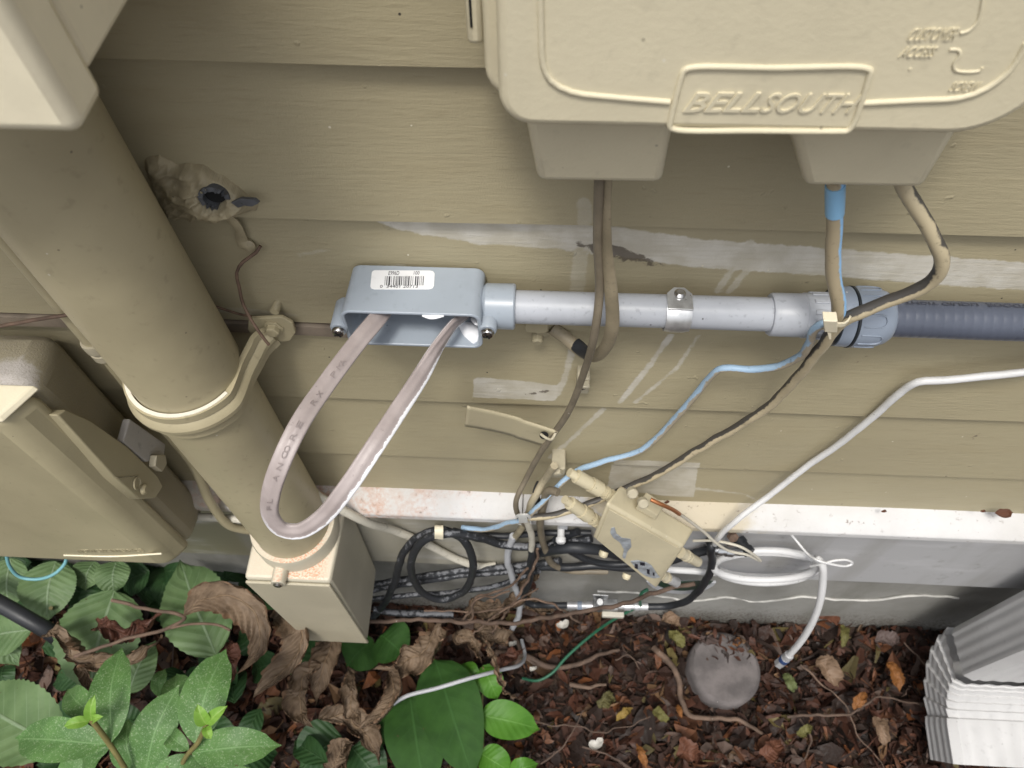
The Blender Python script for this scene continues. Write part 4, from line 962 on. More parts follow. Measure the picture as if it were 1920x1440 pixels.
hexa('tie_head', [P(971, 965, -0.049), P(988, 966, -0.049), P(990, 980, -0.048), P(973, 981, -0.048), P(971, 965, -0.045), P(988, 966, -0.045), P(990, 980, -0.044), P(973, 981, -0.044)], M_tiew, z2_, 0.0008)
sweep('tie_loop', pts3((974, 966, -0.047), (986, 965, -0.048), (994, 972, -0.045), (990, 984, -0.037), (974, 982, -0.035), (968, 973, -0.040)), [(-0.0014, -0.0005), (0.0014, -0.0005), (0.0014, 0.0005), (-0.0014, 0.0005)], M_tiew, z2_, 0.0015, sidevec=V(0, 0, 1), closed=True)
# white cable from the right edge
o = tube('white_cable', [V(2.9, -0.014, 0.70), V(1.2, -0.013, 0.70)] + pts3((2100, 672, -0.012), (1925, 697, -0.012), (1830, 707, -0.012), (1750, 714, -0.011), (1722, 716, -0.011), (1688, 737, -0.010), (1642, 778, -0.010), (1575, 832, -0.010), (1500, 884, -0.012), (1428, 938, -0.022), (1382, 975, -0.034), (1350, 1004, -0.036), (1335, 1030, -0.030)), 0.0029, M_white, None, 14, wob=0.0006)
tag(o, 'clean white cable bending across the siding from the right edge to the ledge', 'cable')

# ---- beige tag and its tie
tg = thing('cable_tag', 'cream plastic cable tag sticking out with a round hole', 'tag', P(960, 800, -0.03))
vs, fs = [], []
TL, BL, BR, TR = (876, 760), (871, 798), (1028, 838), (1047, 808)
nu, nv = 24, 6
for s in range(nu + 1):
    t = s / nu
    for q in range(nv + 1):
        r = q / nv
        bx_ = (TL[0] * (1 - r) + BL[0] * r) * (1 - t) + (TR[0] * (1 - r) + BR[0] * r) * t
        by_ = (TL[1] * (1 - r) + BL[1] * r) * (1 - t) + (TR[1] * (1 - r) + BR[1] * r) * t + 5 * math.sin(math.pi * t) * (1 if t < 0.6 else 0.6) * -1
        vs.append(P(bx_, by_, -0.034 + 0.008 * t + 0.006 * math.sin(t * 3.1) - 0.004 * (1 - r) * t))
M_tagp = paint('tag_plastic', (0.46, 0.405, 0.27), 0.45, var=0.06)
for s in range(nu):
    for q in range(nv): fs.append([s * (nv + 1) + q, (s + 1) * (nv + 1) + q, (s + 1) * (nv + 1) + q + 1, s * (nv + 1) + q + 1])
o = mesh_obj('tag_strip', vs, fs, M_tagp, tg, smooth=180)
sm = o.modifiers.new('thick', 'SOLIDIFY'); sm.thickness = 0.0009
hp = P(1020, 816, -0.031)
lathe('hole', hp, (0, -1, 0.5), [(0, 0.0036), (0.0005, 0.0036)], M_hole, o, 18)
tube('wire_tie', pts3((1014, 814, -0.031), (1022, 820, -0.034), (1034, 824, -0.034), (1040, 815, -0.031), (1045, 806, -0.027)), 0.0012, M_beige, tg, 8, step=0.002)

# ---- signal splitter box hanging on the ledge
ck_lab = 'cream signal splitter box hanging crooked at the white ledge'
A, B, C_, D_ = P(1136, 944, -0.058), P(1281, 1026, -0.058), P(1229, 1104, -0.060), P(1110, 1008, -0.060)
A2, B2 = P(1164, 906, -0.032), P(1303, 992, -0.034)
off = ((A2 - A) + (B2 - B)) / 2
U = (B - A).normalized(); Vv = (D_ - A).normalized(); Nn = off.normalized()
sp_ = thing('splitter_box', ck_lab, 'splitter', C_)
sbx = hexa('housing', [A, B, C_, D_, A + off, B + off, C_ + off, D_ + off], M_cambox, sp_, 0.003)
cen = (A + B + C_ + D_) / 4
ins = [c * 0.9 + cen * 0.1 for c in (A, B, C_, D_)]
fpn = (B - A).cross(D_ - A).normalized()
if fpn.y > 0: fpn = -fpn
prism('face_plate', ins, fpn * 0.0012, M_cambox, sp_, 0.0008)
e0 = A * 0.62 + B * 0.38 + off * 0.35
lug = hexa('ground_lug', [e0 - U * 0.012 - Vv * 0.002, e0 + U * 0.020 - Vv * 0.002, e0 + U * 0.020 - Vv * 0.002 + off * 0.62, e0 - U * 0.012 - Vv * 0.002 + off * 0.62,
                    e0 - U * 0.012 - Vv * 0.013, e0 + U * 0.020 - Vv * 0.013, e0 + U * 0.020 - Vv * 0.013 + off * 0.62, e0 - U * 0.012 - Vv * 0.013 + off * 0.62], M_cambox, sp_, 0.001)
for (sx, sy) in ((1186, 925), (1206, 944)):
    pc = P(sx, sy, e0.y - 0.010)
    s_ = lathe('screw', pc, V(0.1, -0.8, 0.6), [(-0.004, 0.0044), (0.0012, 0.0046), (0.0024, 0.0034)], M_beige, lug, 18)
    d = V(1, 0, -0.2).normalized(); q = V(0.2, 0.6, 0.8).normalized(); c2 = pc + V(0.1, -0.8, 0.6).normalized() * 0.0026
    prism('slot', [c2 - d * 0.003 - q * 0.0005, c2 + d * 0.003 - q * 0.0005, c2 + d * 0.003 + q * 0.0005, c2 - d * 0.003 + q * 0.0005], V(0.02, -0.0005, 0.0003), M_hole, s_, 0) if False else None
def connector(start, direction, prof, mat, parent, name='coax_connector', sides=20, **k):
    return lathe(name, start, direction, prof, mat, parent, sides, **k)
rc1, rc2 = P(1276, 1036, -0.050), P(1240, 1078, -0.050)
fprof = [(0, 0.0058), (0.006, 0.0058), (0.006, 0.0048), (0.010, 0.0048), (0.0102, 0.0062), (0.013, 0.0062), (0.0132, 0.0046), (0.016, 0.0046), (0.0162, 0.0056), (0.0185, 0.0056), (0.0187, 0.0052), (0.034, 0.0052), (0.0345, 0.0044)]
cn = connector(rc1, U, fprof, M_beige, sp_)
cn2 = connector(rc2, U, [(0, 0.0056), (0.006, 0.0056), (0.006, 0.0046), (0.009, 0.0046), (0.0092, 0.006), (0.012, 0.006), (0.0122, 0.0048), (0.014, 0.0048)], M_beige, sp_)
connector(rc2 + U * 0.0142, U, [(0, 0.0054), (0.017, 0.0054), (0.0172, 0.0046)], M_nickel, cn2, 'silver_cap')
lc1, lc2 = P(1150, 932, -0.040), P(1122, 980, -0.046)
lprof = [(0, 0.0060), (0.004, 0.0060), (0.0041, 0.0044), (0.008, 0.0044), (0.0081, 0.0062), (0.010, 0.0062), (0.0101, 0.0046), (0.0120, 0.0046), (0.0121, 0.0056), (0.0135, 0.0056), (0.0136, 0.0048), (0.016, 0.0048), (0.0161, 0.0070), (0.027, 0.0070), (0.0271, 0.0056), (0.030, 0.0056), (0.0301, 0.0063), (0.044, 0.0063), (0.0445, 0.0042), (0.052, 0.0040)]
dl1 = (P(1040, 870, -0.030) - lc1); dl2 = (P(1044, 926, -0.040) - lc2)
connector(lc1, dl1, lprof, M_cambox, sp_); connector(lc2, dl2, lprof, M_cambox, sp_)
lathe('side_screw', P(1133, 1034, -0.056), V(-0.3, -0.8, -0.4), [(0, 0.0045), (0.004, 0.0045), (0.006, 0.003)], M_cambox, sp_, 14)
lathe('side_screw', P(1176, 1076, -0.056), V(-0.3, -0.8, -0.4), [(0, 0.0045), (0.004, 0.0045), (0.006, 0.003)], M_cambox, sp_, 14)
M_foil = paint('torn_silver_label', (0.48, 0.52, 0.56), 0.35, var=0.35, scale=120, metal=0.35)
def on_face(a, b):
    d = ray(a, b); t = (ins[0] + fpn * 0.0014 - CAM).dot(fpn) / d.dot(fpn); return CAM + d * t
for poly in (((1146, 990), (1152, 988), (1156, 1000), (1166, 1008), (1182, 1010), (1184, 1024), (1176, 1034), (1172, 1048), (1167, 1044), (1170, 1030), (1162, 1016), (1150, 1008), (1144, 998)),
             ((1182, 1052), (1196, 1050), (1212, 1054), (1222, 1060), (1232, 1076), (1238, 1082), (1226, 1084), (1212, 1080), (1200, 1072), (1190, 1062))):
    prism('torn_label', [on_face(*q) for q in poly], fpn * 0.0004, M_foil, sp_, 0)
for (a, b, c, d) in ((1190, 1056, 1196, 1066), (1200, 1053, 1209, 1060), (1213, 1066, 1218, 1076), (1224, 1072, 1227, 1079)):
    prism('label_print', [on_face(a, b) + fpn * 0.0006, on_face(c, b + 1) + fpn * 0.0006, on_face(c, d) + fpn * 0.0006, on_face(a, d - 2) + fpn * 0.0006], fpn * 0.0002, M_ink, sp_, 0)
gw = tube('ground_wire', pts3((1222, 938, -0.052), (1236, 944, -0.054), (1262, 956, -0.052), (1286, 972, -0.048), (1318, 996, -0.046), (1345, 1020, -0.044), (1370, 1034, -0.042), (1400, 1040, -0.042), (1426, 1052, -0.042), (1410, 1038, -0.044), (1385, 1024, -0.042), (1340, 1014, -0.035), (1300, 1014, -0.030)), 0.0015, M_oldwhite, None, 8)
tag(gw, 'thin cream ground wire running from the splitter lug to the white coil', 'wire')
tube('bare_copper_end', pts3((1220, 936.5, -0.052), (1236, 944, -0.0545), (1262, 956, -0.0525), (1274, 964, -0.0505)), 0.0019, M_copper, gw, 8)

# tan cables gathered left of the splitter
for lab, q, r, mt in (
    ('tan cable arching from the upper splitter connector behind the white tie', ((1040, 872, -0.028), (1018, 905, -0.026), (1000, 935, -0.034), (990, 965, -0.034), (978, 990, -0.026), (964, 1008, -0.018)), 0.0036, M_tan),
    ('tan cable from the lower splitter connector straight down past the ledge', ((1046, 924, -0.040), (1030, 920, -0.036), (1018, 950, -0.034), (1014, 990, -0.032), (1020, 1025, -0.026), (1040, 1060, -0.022), (1075, 1070, -0.02), (1140, 1070, -0.018)), 0.0038, M_browncab),
    ('pale tan cable dropping from the white tie to the black cables', ((984, 968, -0.042), (992, 985, -0.040), (997, 1005, -0.036), (996, 1030, -0.032)), 0.0034, M_oldwhite),
    ('short black lead beside the blue cable above the ledge', ((1012, 905, -0.022), (1004, 922, -0.030), (1010, 945, -0.032)), 0.0034, M_black)):
    o = tube('coax_cable', pts3(*q), r, mt, None, 12, wob=0.0005); tag(o, lab, 'cable')
nut_ = thing('cable_clamp', 'cream painted clamp with a nut at the end of the upper splitter connector', 'clamp', P(1045, 885, -0.02))
box('clamp_body', P(1034, 872, -0.015).x, P(1060, 872, -0.015).x, -0.022, 0.003, P(1045, 884, -0.015).z, P(1045, 866, -0.015).z, M_beige, nut_, 0.0015)
lathe('nut', P(1044, 882, -0.0222), (0.1, -1, -0.2), [(0, 0.0052), (0.004, 0.0052), (0.0046, 0.004)], M_beige, nut_, 6)

# black cables
def blk(name, lab, q, r=0.0040, mt=None, cat='cable', **k):
    o = tube(name, pts3(*q), r, mt or M_black, None, 12, wob=0.0008, **k); tag(o, lab, cat); return o
coil = [(700, 1158, -0.030), (722, 1130, -0.030), (740, 1090, -0.030), (756, 1040, -0.028), (786, 1006, -0.026), (826, 994, -0.024), (860, 1004, -0.026), (882, 1035, -0.031), (886, 1075, -0.034), (868, 1110, -0.036), (830, 1125, -0.037), (792, 1110, -0.037), (772, 1075, -0.036), (778, 1035, -0.035), (800, 1010, -0.033), (840, 1000, -0.033), (890, 1006, -0.028), (940, 1020, -0.022), (1000, 1024, -0.02), (1060, 1018, -0.02), (1110, 1010, -0.02)]
blk('black_cable', 'black cable coiled in a ring below the ledge left of the splitter', coil, 0.0046, M_blkwhite)
cc2 = thing('cable_clip', 'cream saddle clip holding the black cable ring to the skirt board', 'cable clip', P(823, 1012, -0.04))
sweep('saddle', pts3((823, 988, -0.008), (823, 985, -0.026), (823, 988, -0.0325), (823, 1000, -0.0385), (823, 1010, -0.040)), [(-0.0044, -0.0006), (0.0044, -0.0006), (0.0044, 0.0006), (-0.0044, 0.0006)], M_tie, cc2, 0.002, sidevec=V(1, 0, 0))
lathe('nail', P(823, 990, -0.0325), (0, -1, 0.5), [(0, 0.003), (0.002, 0.003), (0.0028, 0.002)], M_chrome, cc2, 12)
blk('black_cable', 'upper of two scuffed black cables behind the cable ring', ((690, 1098, -0.020), (760, 1086, -0.018), (850, 1073, -0.018), (940, 1064, -0.016), (1000, 1058, -0.016), (1050, 1050, -0.016)), 0.0044, M_blkwhite)
blk('black_cable', 'lower of two scuffed black cables behind the cable ring', ((690, 1108, -0.022), (760, 1096, -0.021), (850, 1082, -0.020), (930, 1074, -0.018), (990, 1068, -0.018)), 0.0036, M_blkwhite)
blk('black_cable', 'black cable lying low right of the junction box', ((700, 1142, -0.030), (740, 1150, -0.032), (790, 1150, -0.032), (850, 1152, -0.032)), 0.0048, M_blkwhite)
blk('black_cable', 'black cable under the ledge passing behind the splitter', ((850, 996, -0.018), (900, 1010, -0.018), (960, 1022, -0.017), (1010, 1026, -0.014), (1050, 1008, -0.014), (1085, 996, -0.014)), 0.0042)
blk('black_cable', 'thick black cable bulging left of the splitter', ((1000, 1040, -0.018), (1030, 1030, -0.024), (1070, 1026, -0.028), (1110, 1030, -0.028), (1180, 1044, -0.02)), 0.0062)
blk('black_cable', 'lowest black cable behind the splitter box', ((1010, 1062, -0.018), (1060, 1062, -0.020), (1120, 1060, -0.02), (1200, 1064, -0.018), (1330, 1030, -0.014)), 0.0050)
dv = blk('black_cable', 'black cable dropping past the dry leaf to the ground block', ((996, 1022, -0.030), (996, 1050, -0.030), (992, 1090, -0.030), (984, 1126, -0.030), (1000, 1135, -0.032), (1030, 1135, -0.034), (1068, 1135, -0.034)), 0.0042)
bk2 = blk('black_cable', 'black cable curving up from the ground block right of the splitter', ((1212, 1137, -0.034), (1250, 1137, -0.034), (1290, 1125, -0.036), (1322, 1092, -0.038), (1334, 1055, -0.038), (1334, 1022, -0.034), (1330, 1012, -0.020)), 0.0044)
M_zincdull = paint('dull_zinc', (0.34, 0.345, 0.35), 0.42, var=0.35, scale=90, metal=0.8)
gb = thing('ground_block', 'silver coax ground block joining two black cables near the leaves', 'ground block', P(1140, 1145, -0.034))
ga, gb2 = P(1064, 1135, -0.034), P(1215, 1137, -0.034); gd = gb2 - ga; gl = gd.length
lathe('coax_connector', ga, gd, [(0, 0.0050), (0.012, 0.0050), (0.0122, 0.0056), (0.020, 0.0056), (0.0202, 0.0046), (0.024, 0.0046), (0.0242, 0.0064), (0.033, 0.0064), (0.0332, 0.004), (0.05, 0.004)], M_nickel, gb, 18)
lathe('coax_connector', gb2, -gd, [(0, 0.0050), (0.012, 0.0050), (0.0122, 0.0056), (0.017, 0.0056), (0.0172, 0.0042), (0.022, 0.0042), (0.0222, 0.0060), (0.030, 0.0060), (0.0302, 0.004), (0.06, 0.004)], M_nickel, gb, 18)
pm = ga.lerp(gb2, 0.47)
box('block', pm.x - 0.016, pm.x + 0.016, pm.y - 0.007, pm.y + 0.007, pm.z - 0.004, pm.z + 0.010, M_zincdull, gb, 0.0012)
box('block', pm.x - 0.004, pm.x + 0.024, pm.y - 0.014, pm.y - 0.0072, pm.z - 0.006, pm.z + 0.002, M_oldwhite, gb, 0.0012)
lathe('clamp_screw', pm + V(-0.008, 0.002, 0.010), (0, -0.3, 1), [(0, 0.0036), (0.005, 0.0036), (0.0052, 0.0052), (0.0075, 0.0052), (0.0085, 0.004)], M_zincdull, gb, 14)
prism('bracket', [pm + V(-0.015, 0.004, 0.004), pm + V(0.001, 0.004, 0.004), pm + V(0.003, 0.008, 0.016), pm + V(-0.017, 0.008, 0.017)], V(0, 0.0012, 0.0004), M_zincdull, gb, 0.0003)
lathe('blue_ring', ga + gd.normalized() * 0.0125, gd, [(0, 0.0052), (0.001, 0.0058), (0.006, 0.0058), (0.007, 0.0052)], M_nut, gb, 18)
blk('black_cable', 'thin black cable hugging the underside of the ledge', ((880, 1004, -0.014), (950, 1004, -0.013), (1030, 998, -0.013), (1110, 1000, -0.013)), 0.0034)
blk('black_cable', 'sagging scuffed black cable just above the litter by the junction box', ((690, 1124, -0.026), (780, 1116, -0.026), (880, 1108, -0.024), (960, 1090, -0.022), (1010, 1070, -0.02)), 0.0036, M_blkwhite)
blk('grey_cable', 'dusty grey cable dropping behind the dry leaf to the litter', ((962, 1004, -0.020), (952, 1045, -0.022), (962, 1090, -0.026), (975, 1140, -0.03), (960, 1180, -0.04)), 0.0040, M_graywire)
blk('black_cable', 'black cable crossing diagonally under the splitter box', ((1040, 1010, -0.020), (1080, 1040, -0.022), (1140, 1058, -0.022), (1210, 1056, -0.02)), 0.0040)
for lab, q, r in (('dead vine stem climbing from the long stick to the white tie', ((872, 1158, -0.055), (900, 1118, -0.05), (955, 1100, -0.046), (990, 1062, -0.042)), 0.0015),
                  ('dead vine stem curling over the long stick', ((890, 1190, -0.06), (935, 1146, -0.06), (1000, 1128, -0.058), (1050, 1142, -0.056), (1090, 1165, -0.055)), 0.0014),
                  ('thin dead vine stem under the black cable ring', ((800, 1146, -0.05), (880, 1146, -0.052), (950, 1132, -0.05), (1005, 1108, -0.045)), 0.0012),
                  ('upright dead vine stem beside the dropping black cable', ((925, 1195, -0.06), (945, 1150, -0.055), (980, 1105, -0.048), (1002, 1052, -0.04), (1006, 1028, -0.036)), 0.0016)):
    o = tube('vine_stem', pts3(*q), r, M_root, None, 8, wob=0.003); tag(o, lab, 'vine')
# aged white cable behind the ring
o = tube('aged_cable', pts3((585, 925, -0.030), (640, 955, -0.032), (690, 980, -0.028), (740, 995, -0.016), (800, 1020, -0.014), (860, 1050, -0.014), (900, 1062, -0.014), (930, 1060, -0.012)), 0.0046, M_oldwhite); tag(o, 'aged white cable slanting behind the black cable ring', 'cable')
o = tube('aged_cable', [V(-0.66, -0.030, 0.448), V(-0.45, -0.030, 0.446), V(-0.33, -0.030, 0.4455), V(-0.28, -0.03, 0.440)], 0.0042, M_oldwhite); tag(o, 'aged white cable below the ledge left of the thick conduit', 'cable')
# white coil
def ell(cx, cy, rx, ry, a0, a1, n, y, dy=0): return [(cx + rx * math.cos(math.radians(a0 + (a1 - a0) * k / n)), cy + ry * math.sin(math.radians(a0 + (a1 - a0) * k / n)), y + dy * math.cos(math.radians(a0 + (a1 - a0) * k / n))) for k in range(n + 1)]
cq = [(1225, 1066, -0.014), (1290, 1070, -0.018), (1345, 1074, -0.022)]
cq += ell(1436, 1060, 98, 22, 150, 20, 8, -0.028) + ell(1436, 1060, 96, 24, 0, -150, 8, -0.020) + ell(1436, 1060, 98, 33, 180, 20, 9, -0.034) + ell(1436, 1062, 97, 30, 0, -160, 9, -0.024) + ell(1434, 1062, 97, 25, 175, 10, 9, -0.040)
cq += [(1533, 1048, -0.042), (1541, 1058, -0.046), (1543, 1085, -0.052), (1538, 1125, -0.062), (1524, 1165, -0.072), (1502, 1202, -0.080), (1478, 1230, -0.086)]
wc = thing('white_coax_coil', 'white coax cable coiled under the ledge with a loose connector end', 'cable', P(1436, 1095, -0.03))
tube('cable', pts3(*cq), 0.0040, M_white, wc, 12, step=0.005)
ce = P(1480, 1228, -0.0855); cdv = P(1455, 1250, -0.092) - ce
cp_ = lathe('connector', ce, cdv, [(0, 0.0056), (0.010, 0.0056), (0.0102, 0.0058), (0.0180, 0.0058)], M_nickel, wc, 18)
lathe('blue_band', ce + cdv.normalized() * 0.0105, cdv, [(0, 0.0061), (0.0075, 0.0061)], paint('navy_band', (0.03, 0.06, 0.16), 0.4, speck=0), cp_, 18)
lathe('end_nut', ce + cdv.normalized() * 0.0182, cdv, [(0, 0.0064), (0.012, 0.0064), (0.0122, 0.0044), (0.004, 0.0044)], M_nickel, cp_, 6)
o = tube('twist_tie', pts3((1472, 988, -0.022), (1490, 1010, -0.026), (1516, 1040, -0.042), (1532, 1050, -0.050), (1560, 1058, -0.052), (1588, 1061, -0.050), (1598, 1057, -0.048), (1588, 1050, -0.048), (1565, 1051, -0.050), (1542, 1057, -0.051), (1520, 1062, -0.048)), 0.0013, M_white, None, 8, step=0.002)
tag(o, 'thin white twist tie looping off the white coil', 'twist tie')
# dark connectors at the right of the splitter
dc = thing('coax_joint', 'dark coax joint with steel nuts where the white coil starts', 'coax joint', P(1385, 1040, -0.03))
lathe('coupler', P(1336, 1030, -0.028), P(1395, 1036, -0.028) - P(1336, 1030, -0.028), [(0, 0.0046), (0.004, 0.0046), (0.0042, 0.0062), (0.010, 0.0062), (0.0102, 0.005), (0.014, 0.005), (0.0142, 0.0064), (0.022, 0.0064), (0.0225, 0.0045), (0.034, 0.004)], M_steel, dc, 16)
lathe('ground_screw', P(1385, 1012, -0.014), (0.5, -0.8, 0.1), [(0, 0.007), (0.006, 0.007), (0.0062, 0.0055), (0.012, 0.0055), (0.0122, 0.0068), (0.018, 0.0068)], M_black, dc, 16)
lathe('brass_nut', P(1372, 1004, -0.012), (0.2, -0.8, 0.5), [(0, 0.006), (0.005, 0.006), (0.0055, 0.004)], M_rust, dc, 6)
ck3 = thing('ledge_clip', 'small white nail clip below the ledge left of the splitter', 'cable clip', P(1055, 990, -0.02))
lathe('nail', P(1052, 988, -0.010), (0, -1, -0.1), [(0, 0.004), (0.012, 0.004), (0.0122, 0.0055), (0.016, 0.0055), (0.018, 0.004)], M_white, ck3, 12)
box('clip_body', P(1048, 980, -0.012).x, P(1066, 980, -0.012).x, -0.014, -0.004, P(1050, 990, -0.012).z, P(1050, 976, -0.012).z, M_graywire, ck3, 0.001)
o = prism('round_reflector', [P(1278 + 68 * math.cos(t), 1084 + 30 * math.sin(t), -0.022) for t in np.linspace(0.3, 2.9, 14)], (0, 0.003, 0), M_graywire, None, 0.0006)
tag(o, 'grey rimmed dark disc peeking out below the splitter box', 'disc')
prism('dark_face', [P(1280 + 60 * math.cos(t), 1081 + 26 * math.sin(t), -0.0223) for t in np.linspace(0.3, 2.8, 12)], (0, -0.0006, 0), paint('dark_green_face', (0.02, 0.045, 0.03), 0.3), o, 0.0002)

# ---- left side oddments
o = tube('thick_black_cable', [G(-60, 1100, 0.26), G(0, 1132, 0.25), G(50, 1160, 0.24), G(95, 1186, 0.22), G(150, 1230, 0.15)], 0.010, M_black, None, 16); tag(o, 'thick black cable entering at the left edge among the leaves', 'cable')
o = tube('teal_wire', pts3((10, 1030, -0.075), (18, 1062, -0.085), (38, 1082, -0.09), (70, 1086, -0.09), (102, 1076, -0.085), (122, 1056, -0.075), (124, 1040, -0.07)), 0.0018, M_teal, None, 8); tag(o, 'teal wire looping below the olive cable box', 'wire')
o = tube('green_wire', [G(1190, 1140, 0.15), G(1150, 1162, 0.12), G(1110, 1190, 0.08), G(1062, 1232, 0.05), G(1035, 1262, 0.035), G(1008, 1276, 0.03), G(980, 1272, 0.02)], 0.0022, M_greenw, None, 8); tag(o, 'dark green wire running from the ground block onto the leaves', 'wire')
o = tube('green_wire', pts3((1215, 1105, -0.03), (1205, 1110, -0.032), (1200, 1125, -0.034), (1202, 1140, -0.034)), 0.0022, M_greenw, None, 8); tag(o, 'short dark green wire under the splitter box', 'wire')
o = tube('grey_wire', [G(728, 1326, 0.14), G(760, 1306, 0.15), G(820, 1290, 0.155), G(880, 1272, 0.15), G(940, 1256, 0.12), G(975, 1246, 0.08), G(984, 1225, 0.04), G(978, 1200, 0.03)], 0.0026, M_graywire, None, 10); tag(o, 'grey wire arching over the dark green leaves', 'wire')

# ---- white downspout elbow, lower right
dn = thing('downspout', 'white ribbed downspout elbow resting on the leaves at the lower right', 'downspout', (0.63, -0.06, 0.0))
M_down = paint('white_gutter_metal', (0.50, 0.495, 0.49), 0.42, var=0.08, grime=0.25, bump=0.1)
wD, dD = 0.062, 0.036
def flute(w, d, amp=0.0012):
    out = []
    def side(ax0, ay0, ax1, ay1, nrm, nr):
        m = 26
        for k in range(m):
            t = k / m; c = amp * (0.5 - 0.5 * math.cos(2 * math.pi * nr * t)) if 0.1 < t < 0.9 else 0
            out.append((ax0 + (ax1 - ax0) * t - nrm[0] * c, ay0 + (ay1 - ay0) * t - nrm[1] * c))
    r = 0.006
    side(-w + r, -d, w - r, -d, (0, -1), 5); side(w, -d + r, w, d - r, (1, 0), 4); side(w - r, d, -w + r, d, (0, 1), 5); side(-w, d - r, -w, -d + r, (-1, 0), 4)
    return out
xd = 0.552 + wD
path, sc_l = [], []
for z in (2.4, 1.2, 0.6, 0.32, 0.160): path.append(V(xd, -0.062, z))
path_up = list(path)
sweep('upper_spout', path_up, flute(wD * 0.93, dD * 0.93), M_down, dn, sidevec=V(1, 0, 0), raw=True, caps=False, smooth=40)
elb = []
Rb, yb, zb_ = 0.078, -0.062 - 0.078, 0.150
nb = 60
for k in range(nb + 1):
    a = math.radians(80 * k / nb)
    elb.append(V(xd, yb + Rb * math.cos(a), zb_ - Rb * math.sin(a) - 0.0 * k))
tdir = (elb[-1] - elb[-2]).normalized()
for k in range(1, 7): elb.append(elb[-1] + tdir * 0.009)
sc_e = []
for k in range(len(elb)):
    s = 1.0
    if k <= nb:
        t = k / nb * 6.0; f = t - math.floor(t); s = 1.0 - 0.055 * f
    sc_e.append(s * (1.02 if k > nb else 1.0))
sweep('elbow', elb, flute(wD, dD), M_down, dn, sidevec=V(1, 0, 0), raw=True, caps=False, smooth=30, scale=sc_e)

# ---- round concrete plug in the litter
pc = G(1360, 1252, 0.035)
dk = lathe('concrete_disc', (pc.x, pc.y, -0.03), (0, 0, 1), [(0, 0.052), (0.058, 0.052), (0.063, 0.050), (0.066, 0.046)], M_stone, None, 48)
tag(dk, 'round grey concrete disc half covered by dead leaves', 'concrete disc')

# ================================================================== PLANTS
def leaf(name, mid, width, mat, parent, up=None, fold=0.25, curl=0.0, A=0.0, crumple=0.0, serr=0.0, nu=16, nv=8, shape=0.85, seed=0, wave=0.03, asym=0):
    c, par = spline([Vector(p) for p in mid], 1e9) if len(mid) > 2 else ([Vector(mid[0]), Vector(mid[1])], None)
    # resample evenly to nu points
    sp_pts, _ = spline([Vector(p) for p in mid], (Vector(mid[-1]) - Vector(mid[0])).length / 30 + 1e-4)
    L = [0]
    for i in range(1, len(sp_pts)): L.append(L[-1] + (sp_pts[i] - sp_pts[i - 1]).length)
    T = L[-1]; cs = []
    for i in range(nu + 1):
        t = T * i / nu; j = max(0, min(len(L) - 2, next((q for q in range(len(L) - 1) if L[q + 1] >= t), len(L) - 2)))
        f = (t - L[j]) / max(1e-9, L[j + 1] - L[j]); cs.append(sp_pts[j].lerp(sp_pts[j + 1], min(1, max(0, f))))
    up = Vector(up) if up is not None else (CAM - cs[0]).normalized() * 0.5 + V(0, 0, 0.7)
    vs, fs, lu, lv_ = [], [], [], []
    prev = up
    for i, p in enumerate(cs):
        s = i / nu; t = (cs[min(i + 1, nu)] - cs[max(i - 1, 0)]).normalized()
        nrm = (prev - t * prev.dot(t)).normalized(); prev = nrm
        side = t.cross(nrm)
        w = width / 2 * max(0.02, (math.sin(math.pi * min(0.999, s ** shape)) ** 0.75)) * (1 - 0.12 * s)
        if s > 0.82: w *= max(0.0, (1 - s) / 0.18) ** 0.55 * 0.9 + 0.02
        for j in range(nv + 1):
            v = -1 + 2 * j / nv
            ww = w * (1 + (serr * (1 if (i % 2) else -1) if abs(v) > 0.99 else 0)) * (1 + asym * (1 if v > 0 else -1))
            if A: o_ = side * (math.sin(v * A) / A * ww) + nrm * ((1 - math.cos(v * A)) / A * ww)
            else: o_ = side * (v * ww * math.cos(fold * 0.7)) + nrm * (abs(v) * ww * math.sin(fold))
            o_ = o_ + nrm * (curl * T * (s - 0.5) ** 2) + nrm * (wave * width * math.sin(s * 11 + seed + 2 * v) * abs(v) ** 2)
            q = p + o_
            if crumple:
                q = q + nrm * (0.055 * width * math.sin(6.283 * (10 * s - 3.2 * abs(v)) + seed) * (0.35 + abs(v)) * min(1, 6 * s * (1 - s)))
                q = q + mnoise.noise_vector(q * (1.1 / max(width, 0.01)) * 2.2 + Vector((seed, 0, 0))) * crumple * width + mnoise.noise_vector(q * (5 / max(width, 0.01)) + Vector((0, seed, 0))) * crumple * 0.28 * width
            vs.append(q); lu.append(s); lv_.append(v)
    for i in range(nu):
        for j in range(nv): fs.append([i * (nv + 1) + j, (i + 1) * (nv + 1) + j, (i + 1) * (nv + 1) + j + 1, i * (nv + 1) + j + 1])
    return mesh_obj(name, vs, fs, mat, parent, smooth=180, attrs={'lu': lu, 'lv': lv_})
def gleaf(base, tip, zb_, zt, wpx, mat, parent, seed=0, bend=0.012, name='leaf', **k):
    a, b = G(*base, zb_), G(*tip, zt)
    mid = (a + b) / 2 + V(0, 0, bend)
    dep = (mid - CAM).dot(FW)
    return leaf(name, [a, mid, b], wpx * dep / FPX, mat, parent, seed=seed, **k)
